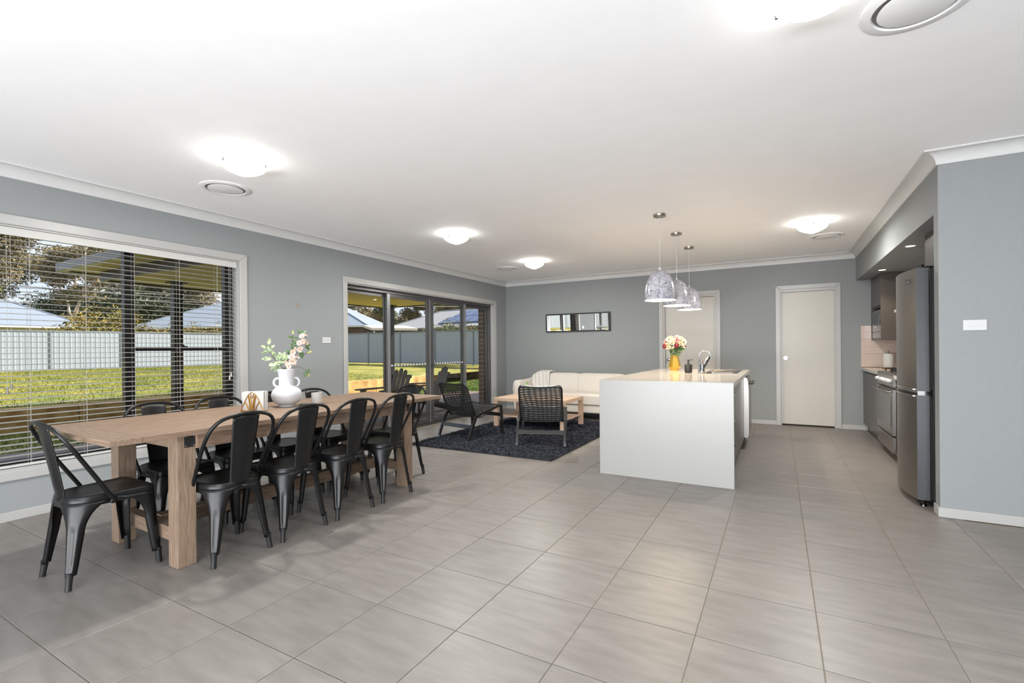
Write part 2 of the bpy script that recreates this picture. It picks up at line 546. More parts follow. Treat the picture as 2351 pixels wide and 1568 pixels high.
# ------------------------------------------------------------------ floor: grout bed with separate tiles
floor = struct('floor', MB().box(-0.11, 9.0, -4.0, 8.5, -0.12, -0.0035), M['grout'])
GX, GY, TA, TB = 3.1789, 2.5158, 0.4535, 0.4508
def tile_me(x0, x1, y0, y1):
    e = 0.0016
    b = MB()
    vs = []
    for z, k in ((-0.0035, 0), (-0.0008, 0), (0.0, e)):
        vs.append([(x0 + k, y0 + k, z), (x1 - k, y0 + k, z), (x1 - k, y1 - k, z), (x0 + k, y1 - k, z)])
    b.ring(vs, True, False, True)
    return b
full = tile_me(0.0015, TA - 0.0015, 0.0015, TB - 0.0015).mesh('tile')
rest = MB()
for j in range(-15, 15):
    for i in range(-8, 14):
        x0, y0 = GX + i * TA, GY + j * TB
        x1, y1 = x0 + TA, y0 + TB
        cy0, cy1 = max(y0, -4.0), min(y1, 8.39)
        cx0 = max(x0, 0.0)
        lim = 5.965 if y0 > 4.3 else 9.0
        cx1 = min(x1, lim)
        if cx1 - cx0 < 0.02 or cy1 - cy0 < 0.02:
            continue
        vis = any(in_view((x, y, 0), 20) for x in (cx0, cx1) for y in (cy0, cy1))
        whole = abs(cx1 - cx0 - TA) < 1e-6 and abs(cy1 - cy0 - TB) < 1e-6
        if not vis:
            rest.add(*(lambda q: (q.v, q.f))(tile_me(cx0 + .0015, cx1 - .0015, cy0 + .0015, cy1 - .0015)))
        elif whole:
            link('tile', full, M['tile'], floor, loc=(x0, y0, 0))
        else:
            link('tile', tile_me(0.0015, cx1 - cx0 - .0015, 0.0015, cy1 - cy0 - .0015).mesh('tile'), M['tile'], floor, loc=(cx0, cy0, 0))
o = link('tile', rest.mesh('tile'), M['tile'], floor)
o['kind'] = 'stuff'

# ------------------------------------------------------------------ walls and ceiling
XK, YF, YR = 5.843, 8.393, 4.356
struct('ceiling', MB().box(-0.11, 9.0, -4.0, 8.5, CEIL, CEIL + 0.1), M['ceil'])
WY0, WY1, WZ0, WZ1 = 0.17, 2.874, 0.362, 2.143        # window opening
DY0, DY1, DZ1 = 4.28, 7.926, 2.09                      # sliding door opening
b = MB()
b.box(-0.11, 0, -4.0, WY0, 0, CEIL); b.box(-0.11, 0, WY0, WY1, 0, WZ0); b.box(-0.11, 0, WY0, WY1, WZ1, CEIL)
b.box(-0.11, 0, WY1, DY0, 0, CEIL); b.box(-0.11, 0, DY0, DY1, DZ1, CEIL); b.box(-0.11, 0, DY1, 8.5, 0, CEIL)
struct('wall_left', b, M['wall'])
D1 = (3.123, 3.969); D2 = (4.885, 5.591); DH = 2.083   # far doors (clear jamb width, head)
b = MB()
for x0, x1, z0, z1 in ((0, D1[0], 0, CEIL), (D1[0], D1[1], DH, CEIL), (D1[1], D2[0], 0, CEIL), (D2[0], D2[1], DH, CEIL), (D2[1], 6.66, 0, CEIL)):
    b.box(x0, x1, YF, YF + 0.11, z0, z1)
struct('wall_far', b, M['wall'])
b = MB()
b.box(XK, 9.0, YR, YR + 0.11, 0, CEIL)
struct('wall_right', b, M['wall'])
b = MB()
b.box(XK, XK + 0.11, YR + 0.11, YF, 2.156, CEIL)
b.box(XK + 0.11, 6.55, YR + 0.11, YF, 2.156, 2.2)
struct('wall_bulkhead', b, M['wall'])
struct('wall_kitchen', MB().box(6.55, 6.66, YR + 0.11, YF, 0, 2.2), M['wall'])
struct('wall_back', MB().box(-0.11, 9.0, -4.1, -4.0, 0, CEIL), M['wall'])
struct('wall_side', MB().box(9.0, 9.1, -4.1, YR + 0.11, 0, CEIL), M['wall'])

def cove(p0, p1, nrm, m0, m1):
    """coved cornice along p0-p1 on the wall; nrm points into the room; m = +1 outer mitre, -1 inner"""
    p0, p1, nrm = Vector(p0 + (0,)), Vector(p1 + (0,)), Vector(nrm + (0,))
    d = (p1 - p0).normalized()
    prof = [(0.0, 2.48), (0.012, 2.48)]
    for k in range(0, 9):
        a = pi / 2 * k / 8
        prof.append((0.084 - 0.072 * cos(a), 2.484 + 0.074 * sin(a)))
    prof += [(0.092, 2.558), (0.092, CEIL), (0.0, CEIL)]
    b = MB()
    n = len(prof)
    r0 = [p0 + nrm * o - d * (m0 * o) + Vector((0, 0, z)) for o, z in prof]
    r1 = [p1 + nrm * o + d * (m1 * o) + Vector((0, 0, z)) for o, z in prof]
    b.ring([r0, r1])
    return b
struct('trim_1', cove((0, -4.0), (0, YF), (1, 0), 0, -1), M['cornice'], 40)
struct('trim_2', cove((0, YF), (XK, YF), (0, -1), -1, -1), M['cornice'], 40)
struct('trim_3', cove((XK, YF), (XK, YR), (-1, 0), -1, 1), M['cornice'], 40)
struct('trim_4', cove((XK, YR), (9.0, YR), (0, -1), 1, 0), M['cornice'], 40)

SK, ST = 0.068, 0.012
def skirt(name, *boxes):
    b = MB()
    for q in boxes:
        b.box(*q, 0.0, SK)
    struct(name, b, M['trim'], bevel=0.003)
skirt('baseboard_left', (0, ST, -4.0, 4.212), (0, ST, 7.994, YF))
skirt('baseboard_far', (ST, 3.058, YF - ST, YF), (4.034, 4.8205, YF - ST, YF), (5.656, 5.968, YF - ST, YF))
skirt('baseboard_right', (XK - ST, 9.0, YR - ST, YR), (XK - ST, XK, YR, YR + 0.11))

def archi(name, ax, pos, a0, a1, z0, z1, wa, wz, th, sgn, bottom=False):
    """picture-frame architrave; opening a0..a1 x z0..z1; on plane pos, projecting th*sgn"""
    b = MB()
    def bx(p, q, r, s):
        lo, hi = min(pos, pos + sgn * th), max(pos, pos + sgn * th)
        if ax == 'x': b.box(lo, hi, p, q, r, s)
        else: b.box(p, q, lo, hi, r, s)
    def frame(poly):
        if ax == 'x':
            b.prism(poly, lambda a, z: (pos, a, z), lambda a, z: (pos + sgn * th, a, z))
        else:
            b.prism(poly, lambda a, z: (a, pos, z), lambda a, z: (a, pos + sgn * th, z))
    zb = z0 - wz if bottom else z0
    frame([(a0 - wa, zb), (a0, z0), (a0, z1), (a0 - wa, z1 + wz)])
    frame([(a1, z0), (a1 + wa, zb), (a1 + wa, z1 + wz), (a1, z1)])
    frame([(a0, z1), (a1, z1), (a1 + wa, z1 + wz), (a0 - wa, z1 + wz)])
    if bottom:
        frame([(a0, z0), (a0 - wa, zb), (a1 + wa, zb), (a1, z0)])
    return struct(name, b, M['trim'], bevel=0.005)
archi('trim_5', 'x', 0.0, WY0, WY1, WZ0, WZ1, 0.078, 0.072, 0.018, 1, True)
archi('trim_6', 'x', 0.0, DY0, DY1, 0.0, DZ1, 0.067, 0.075, 0.018, 1)
archi('trim_7', 'y', YF, D1[0], D1[1], 0.0, DH, 0.065, 0.065, 0.018, -1)
archi('trim_8', 'y', YF, D2[0], D2[1], 0.0, DH, 0.065, 0.065, 0.018, -1)

# ------------------------------------------------------------------ window
win = struct('window_1', MB().box(-0.112, 0.0, WY0, WY0 + 0.012, WZ0 + .012, WZ1 - .012).box(-0.112, 0.0, WY1 - 0.012, WY1, WZ0 + .012, WZ1 - .012)
             .box(-0.112, 0.0, WY0, WY1, WZ0, WZ0 + 0.012).box(-0.112, 0.0, WY0, WY1, WZ1 - 0.012, WZ1), M['trim'])
fr = MB()
FX0, FX1 = -0.165, -0.105
y0, y1, z0, z1 = WY0 + 0.012, WY1 - 0.012, WZ0 + 0.012, WZ1 - 0.012
for q in ((y0, y0 + 0.06, z0, z1), (y1 - 0.075, y1, z0, z1), (1.925, 2.0, z0, z1), (1.03, 1.105, z0, z1),
          (y0, y1, z0, z0 + 0.045), (y0, y1, z1 - 0.04, z1)):
    fr.box(FX0, FX1, *q)
link('frame', fr.mesh('frame'), M['alublack'], win)
link('transom', MB().box(-0.155, -0.108, 2.0, y1 - 0.075, 1.222, 1.258).mesh('transom'), M['alublack'], win)
link('latch', MB().box(-0.11, -0.085, 2.36, 2.42, 1.257, 1.266).box(-0.105, -0.09, 2.375, 2.395, 1.265, 1.28).mesh('latch'), M['alublack'], win)
for q in ((y0 + .06, 1.03, z0 + .045, z1 - .04), (1.105, 1.925, z0 + .045, z1 - .04), (2.0, y1 - .075, z0 + .045, 1.222), (2.0, y1 - .075, 1.258, z1 - .04)):
    link('pane', MB().box(-0.138, -0.132, *q).mesh('pane'), M['glass'], win)

# venetian blind hanging in the reveal
bt = thing('venetian_blind', 'white slatted venetian blind lowered over the big window behind the dining table', 'blind', (-0.05, 1.52, WZ1 - 0.012))
BY0, BY1 = WY0 + 0.018, WY1 - 0.018
part(bt, 'headrail', MB().box(-0.08, -0.022, BY0, BY1, 2.09, 2.128), M['blind'], bevel=0.002)
part(bt, 'valance', MB().box(-0.018, -0.006, BY0, BY1, 2.068, 2.129), M['blind'], bevel=0.003)
slat = MB()
prof = [(-0.025, -0.0012), (-0.0125, 0.0008), (0, 0.0015), (0.0125, 0.0008), (0.025, -0.0012)]
pts = prof + [(x, z - 0.0026) for x, z in reversed(prof)]
slat.prism(pts, lambda a, z: (a, BY0 - 1.52, z), lambda a, z: (a, BY1 - 1.52, z))
slm = slat.mesh('slat', 30)
nsl, ztop, zbot = 40, 2.045, 0.418
for k in range(nsl):
    z = ztop + (zbot - ztop) * k / (nsl - 1)
    o = link('slat', slm, M['slat'], bt, loc=(0, 0, z - bt.location.z))
    o.rotation_euler = (0, radians(2.0 + 1.2 * sin(k * 2.1)), 0)
part(bt, 'bottom_rail', MB().box(-0.076, -0.024, BY0, BY1, 0.378, 0.395), M['blind'], bevel=0.003)
for y in (0.33, 0.66, 0.98, 1.30, 1.632, 1.965, 2.322, 2.666):
    b = MB()
    for x in (-0.077, -0.023):
        b.tube([(x, y, 2.09), (x, y, 0.39)], 0.0011, 5)
    b.tube([(-0.05, y + .012, 2.09), (-0.05, y + .012, 0.39)], 0.0009, 5)
    part(bt, 'ladder_cord', b, M['cord'])
for (ya, yb, zt) in ((1.176, 1.197, 0.955), (2.774, 2.789, 0.965)):
    for q, y in enumerate((ya, yb)):
        zt2 = zt + (0.03 if q else 0)
        part(bt, 'pull_cord', MB().tube([(-0.012, y, 2.075), (-0.010, y + 0.002, 1.5), (-0.011, y, zt2)], 0.0012, 5), M['cord'])
        part(bt, 'tassel', MB().lathe([(0.003, 0.042), (0.006, 0.040), (0.0085, 0.004), (0.008, 0.0)], 8, (-0.011, y, zt2 - 0.04)), M['tassel'] if ya < 2 else M['blind'], 40)  # left pair coloured darker to paint their backlit shade

# ------------------------------------------------------------------ sliding door (four panels)
sl = struct('door_3', MB().box(-0.112, 0.0, DY0, DY0 + 0.012, 0.0, DZ1 - .012).box(-0.112, 0.0, DY1 - 0.012, DY1, 0.0, DZ1 - .012).box(-0.112, 0.0, DY0, DY1, DZ1 - 0.012, DZ1), M['trim'])
y0, y1, zt = DY0 + 0.012, DY1 - 0.012, DZ1 - 0.012
b = MB()
b.box(-0.20, -0.075, y0, y0 + 0.03, 0.0, zt); b.box(-0.20, -0.075, y1 - 0.03, y1, 0.0, zt)
b.box(-0.20, -0.075, y0, y1, zt - 0.045, zt); b.box(-0.20, -0.07, y0, y1, -0.02, 0.03)
b.box(-0.135, -0.131, y0, y1, 0.03, 0.045)
link('frame', b.mesh('frame'), M['alu'], sl)
def panel(name, xc, ya, yb, sa, sb, handle=None):
    """glazed panel with stiles sa / sb wide"""
    b = MB()
    zb, zh = 0.034, zt - 0.046
    b.box(xc - 0.017, xc + 0.017, ya, ya + sa, zb, zh); b.box(xc - 0.017, xc + 0.017, yb - sb, yb, zb, zh)
    b.box(xc - 0.016, xc + 0.016, ya + sa, yb - sb, zb, zb + 0.075); b.box(xc - 0.016, xc + 0.016, ya + sa, yb - sb, zh - 0.05, zh)
    o = link(name, b.mesh(name), M['alu'], sl, bevel=0.002)
    link('pane', MB().box(xc - 0.003, xc + 0.003, ya + sa, yb - sb, zb + 0.075, zh - 0.05).mesh('pane'), M['glass'], o)
    return o
panel('fixed_panel', -0.155, y0 + 0.03, 5.16, 0.03, 0.07)
panel('fixed_panel', -0.155, 7.02, y1 - 0.03, 0.07, 0.03)
p1 = panel('sliding_panel', -0.105, 5.09, 6.072, 0.075, 0.085)
p2 = panel('sliding_panel', -0.105, 6.075, 7.09, 0.085, 0.075)
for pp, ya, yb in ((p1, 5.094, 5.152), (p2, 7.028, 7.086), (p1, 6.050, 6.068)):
    link('glare_strip', MB().box(-0.0875, -0.0845, ya, yb, 0.036, zt - 0.048).mesh('glare_strip'), M['stileglare'], pp)  # added pale strips: reflected light on the stiles, put into the colour
hb = MB()
hb.ell((-0.083, 6.118, 1.0), 0.010, 0.022, 0.095, 12, 8)
link('lock_plate', hb.mesh('lock_plate', 50), M['alu'], p2)
hb = MB().tube([(-0.075, 6.118, 1.06), (-0.048, 6.118, 1.045), (-0.045, 6.118, 0.96), (-0.072, 6.118, 0.945)], 0.008, 8)
link('handle', hb.mesh('handle', 50), M['chrome'], p2)
for pp, ya, yb in ((p1, 5.165, 5.987), (p2, 6.16, 7.015)):
    # safety strip of frosted marks across the pane at waist height
    q = MB()
    for k in range(12):
        yy = ya + (yb - ya) * (k + 0.5) / 12
        q.box(-0.1018, -0.1008, yy - 0.020, yy + 0.020, 0.972, 0.998)
    link('safety_mark', q.mesh('safety_mark'), M['white_plastic'], pp)['kind'] = 'stuff'

# ------------------------------------------------------------------ far doors
d1 = struct('door_1', MB().box(D1[0] + 0.032, D1[1] - 0.032, YF + 0.03, YF + 0.068, 0.012, DH - 0.035), M['door'], bevel=0.002)
b = MB()
b.box(D1[0], D1[0] + 0.03, YF - 0.005, YF + 0.11, 0, DH); b.box(D1[1] - 0.03, D1[1], YF - 0.005, YF + 0.11, 0, DH); b.box(D1[0] + .03, D1[1] - .03, YF - 0.005, YF + 0.11, DH - 0.032, DH)
link('jamb', b.mesh('jamb'), M['trim'], d1)
b = MB()
for r, z in ((0.026, 0),):
    pr = [(0.026, 0.0), (0.026, 0.006), (0.012, 0.010), (0.012, 0.035), (0.024, 0.045), (0.027, 0.058), (0.02, 0.070), (0.004, 0.073)]
    b.ring([[(3.215 + rr * cos(2 * pi * k / 16), YF + 0.03 - zz, 1.01 + rr * sin(2 * pi * k / 16)) for k in range(16)] for rr, zz in pr])
link('door_knob', b.mesh('door_knob', 45), M['chrome'], d1)
d2 = struct('door_2', MB().box(D2[0] + 0.004, D2[1] - 0.006, YF + 0.04, YF + 0.078, 0.022, DH - 0.04), M['door'], bevel=0.002)
b = MB()
b.box(D2[0], D2[0] + 0.012, YF - 0.005, YF + 0.035, 0, DH); b.box(D2[1] - 0.014, D2[1], YF - 0.005, YF + 0.035, 0, DH)
b.box(D2[0] + .012, D2[1] - .014, YF - 0.005, YF + 0.035, DH - 0.036, DH)
link('jamb', b.mesh('jamb'), M['trim'], d2)
link('floor_gap', MB().box(D2[0] + 0.012, D2[1] - 0.012, YF + 0.079, YF + 0.10, 0, 0.02).mesh('floor_gap'), M['blackmatt'], d2)
b = MB()
pr = [(0.034, 0.0), (0.034, 0.004), (0.028, 0.006), (0.020, 0.003), (0.014, 0.004), (0.013, 0.012), (0.003, 0.012)]
b.ring([[(4.952 + rr * cos(2 * pi * k / 20), YF + 0.04 - zz, 1.035 + rr * sin(2 * pi * k / 20)) for k in range(20)] for rr, zz in pr])
link('door_pull', b.mesh('door_pull', 40), M['nickel'], d2)

# ------------------------------------------------------------------ switches, sockets and screws on the walls
def plate(name, label, cat, org, u, w, h, n, nrm):
    t = thing(name, label, cat, org)
    c, u, nrm = Vector(org), Vector(u), Vector(nrm)
    b = MB()
    p = [c + u * (a * w / 2) + Vector((0, 0, s * h / 2)) for a, s in ((-1, -1), (1, -1), (1, 1), (-1, 1))]
    b.ring([p, [q + nrm * 0.009 for q in p]])
    part(t, 'cover_plate', b, M['white_plastic'], bevel=0.002)
    v = Vector((0, 0, 1))
    for k in range(n):
        cc = c + u * ((k - (n - 1) / 2) * 0.026) + nrm * 0.009
        rr = [[cc + u * (r * cos(2 * pi * j / 14)) + v * (r * sin(2 * pi * j / 14)) + nrm * z for j in range(14)] for r, z in ((0.0105, -0.002), (0.0105, 0.001), (0.009, 0.002))]
        part(t, 'switch_button' if cat == 'switch' else 'socket', MB().ring(rr), M['white_plastic'], 30)
plate('light_switch', 'white three button light switch plate on the grey wall right of the fridge', 'switch', (6.030, YR, 1.346), (1, 0, 0), 0.122, 0.072, 3, (0, -1, 0))
plate('light_switch', 'white two button light switch plate left of the sliding door', 'switch', (0, 3.955, 1.34), (0, 1, 0), 0.122, 0.074, 2, (1, 0, 0))
plate('power_outlet', 'white power outlet low on the wall behind the dining chairs', 'outlet', (0, 3.60, 0.33), (0, 1, 0), 0.115, 0.072, 2, (1, 0, 0))
single('picture_hook', MB().tube([(0.0, 3.558, 1.760), (0.006, 3.558, 1.758), (0.004, 3.558, 1.735), (0.006, 3.556, 1.716), (0.014, 3.556, 1.718)], 0.0028, 6), M['brass'],
       'tiny bare picture hook on the grey wall above the white vase', 'hook', (0, 3.558, 1.716))

# ------------------------------------------------------------------ ceiling lights and vents
def oyster(label, x, y):
    t = thing('ceiling_light', label, 'light', (x, y, CEIL), 0, 'round frosted ceiling lights')
    part(t, 'base_plate', MB().lathe([(0.085, CEIL - 0.044), (0.10, CEIL - 0.03), (0.10, CEIL)], 28, (x, y, 0)), M['white_plastic'], 40)
    prof = []
    R = 0.146
    for k in range(9):
        a = k / 8
        prof.append((R * (1 - a) + 0.002 * a, 2.515 - 0.074 * sqrt(max(0, 1 - (1 - a) ** 2)) * (0.55 + 0.45 * a)))
    prof = [(R - 0.004, 2.520), (R + 0.001, 2.519)] + prof
    part(t, 'glass_bowl', MB().lathe(prof, 40, (x, y, 0), True), M['oyster'], 60)
    for k in range(3):
        a = 2 * pi * k / 3 + 0.55
        cx, cy = x + 0.146 * cos(a), y + 0.146 * sin(a)
        b = MB().lathe([(0.004, 2.531), (0.007, 2.527), (0.008, 2.515), (0.006, 2.505), (0.001, 2.502)], 8, (cx, cy, 0))
        b.bar((x + 0.09 * cos(a), y + 0.09 * sin(a), 2.532), (cx, cy, 2.532), 0.008, 0.004)
        part(t, 'clip', b, M['chrome'], 40)
    d = bpy.data.lights.new('ceiling_glow', 'AREA'); d.shape = 'DISK'; d.size = 0.13; d.energy = 25; d.color = (1.0, 0.985, 0.93)
    l = bpy.data.objects.new('ceiling_glow', d); COL.objects.link(l); l.parent = t; l.location = (0, 0, 2.4385 - CEIL)
for x, y, lb in ((1.578, 1.965, 'lit frosted ceiling light nearest the big window over the dining table'),
                 (1.568, 4.513, 'lit frosted ceiling light between the dining table and the lounge'),
                 (1.575, 6.543, 'lit frosted ceiling light over the lounge near the far corner'),
                 (5.186, 6.098, 'lit frosted ceiling light above the kitchen aisle'),
                 (4.984, 2.042, 'lit frosted ceiling light cut off by the top edge of the photo')):
    oyster(lb, x, y)
def vent(label, x, y):
    t = thing('ceiling_vent', label, 'vent', (x, y, CEIL), 0, 'round white ceiling vents')
    part(t, 'outer_ring', MB().lathe([(0.186, CEIL), (0.186, CEIL - 0.006), (0.172, CEIL - 0.010), (0.150, CEIL - 0.012), (0.146, CEIL - 0.004), (0.146, CEIL)], 40, (x, y, 0), False), M['vent'], 40)
    part(t, 'dark_throat', MB().lathe([(0.15, CEIL - 0.001), (0.001, CEIL - 0.0012)], 32, (x, y, 0), False), M['tassel'])
    part(t, 'centre_disc', MB().lathe([(0.10, CEIL - 0.002), (0.128, CEIL - 0.008), (0.130, CEIL - 0.012), (0.12, CEIL - 0.015), (0.002, CEIL - 0.016)], 40, (x, y, 0)), M['vent'], 40)
for x, y, lb in ((0.846, 2.258, 'round white ceiling vent beside the light nearest the big window'),
                 (0.880, 6.908, 'round white ceiling vent near the far left corner'),
                 (5.388, 6.972, 'round white ceiling vent near the kitchen end of the far wall'),
                 (5.345, 2.395, 'large round white ceiling vent at the top right of the photo')):
    vent(lb, x, y)
def recessed(label, x, y, z):
    t = thing('downlight', label, 'downlight', (x, y, z), 0, 'small recessed downlights')
    part(t, 'trim_ring', MB().lathe([(0.045, z), (0.045, z - 0.004), (0.036, z - 0.004), (0.034, z)], 20, (x, y, 0), False), M['white_plastic'], 40)
    part(t, 'lamp_face', MB().lathe([(0.036, z - 0.0015), (0.001, z - 0.0018)], 20, (x, y, 0)), M['downlight'])
    d = bpy.data.lights.new('downlight_glow', 'SPOT'); d.energy = 17; d.spot_size = radians(95); d.spot_blend = 0.6; d.color = (1, 0.78, 0.55); d.shadow_soft_size = 0.03
    l = bpy.data.objects.new('downlight_glow', d); COL.objects.link(l); l.location = (0, 0, -0.012); l.parent = t
recessed('glowing downlight in the bulkhead ceiling above the cooker', 5.99, 7.38, 2.156)
recessed('glowing downlight in the bulkhead ceiling beside the overhead cupboard', 5.955, 5.75, 2.156)
# ------------------------------------------------------------------ dining table
TZ = 0.775
tb = thing('dining_table', 'long pale oak trestle dining table with black metal corner plates', 'table', (1.535, 2.31, 0), radians(-1.0))
L2, W2 = 1.285, 0.487
top = MB()
for k in range(5):                                     # lengthwise boards of the top, one joint line each
    x0 = -W2 + k * 2 * W2 / 5
    top = MB().box(x0 + 0.0006, x0 + 2 * W2 / 5 - 0.0006, -L2 + 0.142, L2 - 0.142, TZ - 0.03, TZ)
    part(tb, 'board', top, M['oak'], local=True, bevel=0.0015)
for s in (-1, 1):
    part(tb, 'breadboard_end', MB().box(-W2, W2, min(s * L2, s * (L2 - 0.141)), max(s * L2, s * (L2 - 0.141)), TZ - 0.03, TZ), M['oakx'], local=True, bevel=0.0015)
for sx in (-1, 1):
    part(tb, 'apron', MB().box(sx * 0.425 - 0.012, sx * 0.425 + 0.012, -0.86, 0.86, TZ - 0.115, TZ - 0.036), M['oak'], local=True, bevel=0.002)
    for sy in (-1, 1):
        cx, cy = sx * 0.365, sy * 0.905
        lg = part(tb, 'leg', MB().box(cx - 0.05, cx + 0.05, cy - 0.05, cy + 0.05, 0, TZ - 0.031), M['oakv'], local=True, bevel=0.004)
        b = MB().box(sx * 0.4155, sx * 0.4215, min(cy, cy - sy * 0.049), max(cy, cy - sy * 0.049), TZ - 0.102, TZ - 0.036) if False else MB()
        xo = cx + sx * 0.0505
        b.box(min(xo, xo + sx * 0.003), max(xo, xo + sx * 0.003), min(cy - sy * 0.047, cy + sy * 0.012), max(cy - sy * 0.047, cy + sy * 0.012), TZ - 0.105, TZ - 0.033)
        part(tb, 'corner_plate', b, M['black_plate'], local=True, sub_of=lg)
        b = MB()
        for dy in (-0.040, 0.004):
            for zz in (TZ - 0.097, TZ - 0.042):
                b.ell((xo + sx * 0.003, cy + sy * dy * 1.0 if sy > 0 else cy - dy, zz), 0.002, 0.0035, 0.0035, 8, 4)
        part(tb, 'screw', b, M['steel'], local=True, sub_of=lg, smooth=60, kind='stuff')
for sy in (-1, 1):
    part(tb, 'cross_rail', MB().box(-0.316, 0.316, sy * 0.905 - 0.032, sy * 0.905 + 0.032, 0.13, 0.21), M['oakx'], local=True, bevel=0.003)
    part(tb, 'top_rail', MB().box(-0.316, 0.316, sy * 0.905 - 0.035, sy * 0.905 + 0.035, TZ - 0.11, TZ - 0.031), M['oakx'], local=True, bevel=0.003)
part(tb, 'stretcher', MB().box(-0.04, 0.04, -0.873, 0.873, 0.125, 0.215), M['oak'], local=True, bevel=0.003)

# ------------------------------------------------------------------ black metal dining chairs
def rounded(pts, radii, n=6):
    out = []
    N = len(pts)
    for i in range(N):
        p, a, c = Vector(pts[i]), Vector(pts[i - 1]), Vector(pts[(i + 1) % N])
        da, dc = (a - p).normalized(), (c - p).normalized()
        ang = da.angle(dc)
        t = radii[i] / math.tan(ang / 2)
        ctr = p + (da + dc).normalized() * (radii[i] / sin(ang / 2))
        s, e = p + da * t, p + dc * t
        a0 = math.atan2(s.y - ctr.y, s.x - ctr.x)
        a1 = math.atan2(e.y - ctr.y, e.x - ctr.x)
        dd = (a1 - a0 + pi) % (2 * pi) - pi
        for k in range(n + 1):
            q = a0 + dd * k / n
            out.append((ctr.x + radii[i] * cos(q), ctr.y + radii[i] * sin(q)))
    return out
SEAT = rounded([(-0.148, -0.185), (0.148, -0.185), (0.180, 0.185), (-0.180, 0.185)], [0.115, 0.115, 0.032, 0.032], 7)
_seg = [0]
for i in range(len(SEAT)):
    a, c = SEAT[i], SEAT[(i + 1) % len(SEAT)]
    _seg.append(_seg[-1] + math.hypot(c[0] - a[0], c[1] - a[1]))
PER = _seg[-1]
def on_outline(s):
    s = s % PER
    for i in range(len(SEAT)):
        if _seg[i + 1] >= s:
            t = (s - _seg[i]) / max(1e-9, _seg[i + 1] - _seg[i])
            a, c = SEAT[i], SEAT[(i + 1) % len(SEAT)]
            return Vector((a[0] + (c[0] - a[0]) * t, a[1] + (c[1] - a[1]) * t, 0))
    return Vector(SEAT[0] + (0,))
def corner_s(i):                                       # arc-length of the middle of corner i
    return (_seg[i * 8] + _seg[i * 8 + 7]) / 2
CS = [corner_s(i) for i in range(4)]
FEET = [(-0.164, -0.200), (0.164, -0.200), (0.192, 0.198), (-0.192, 0.198)]

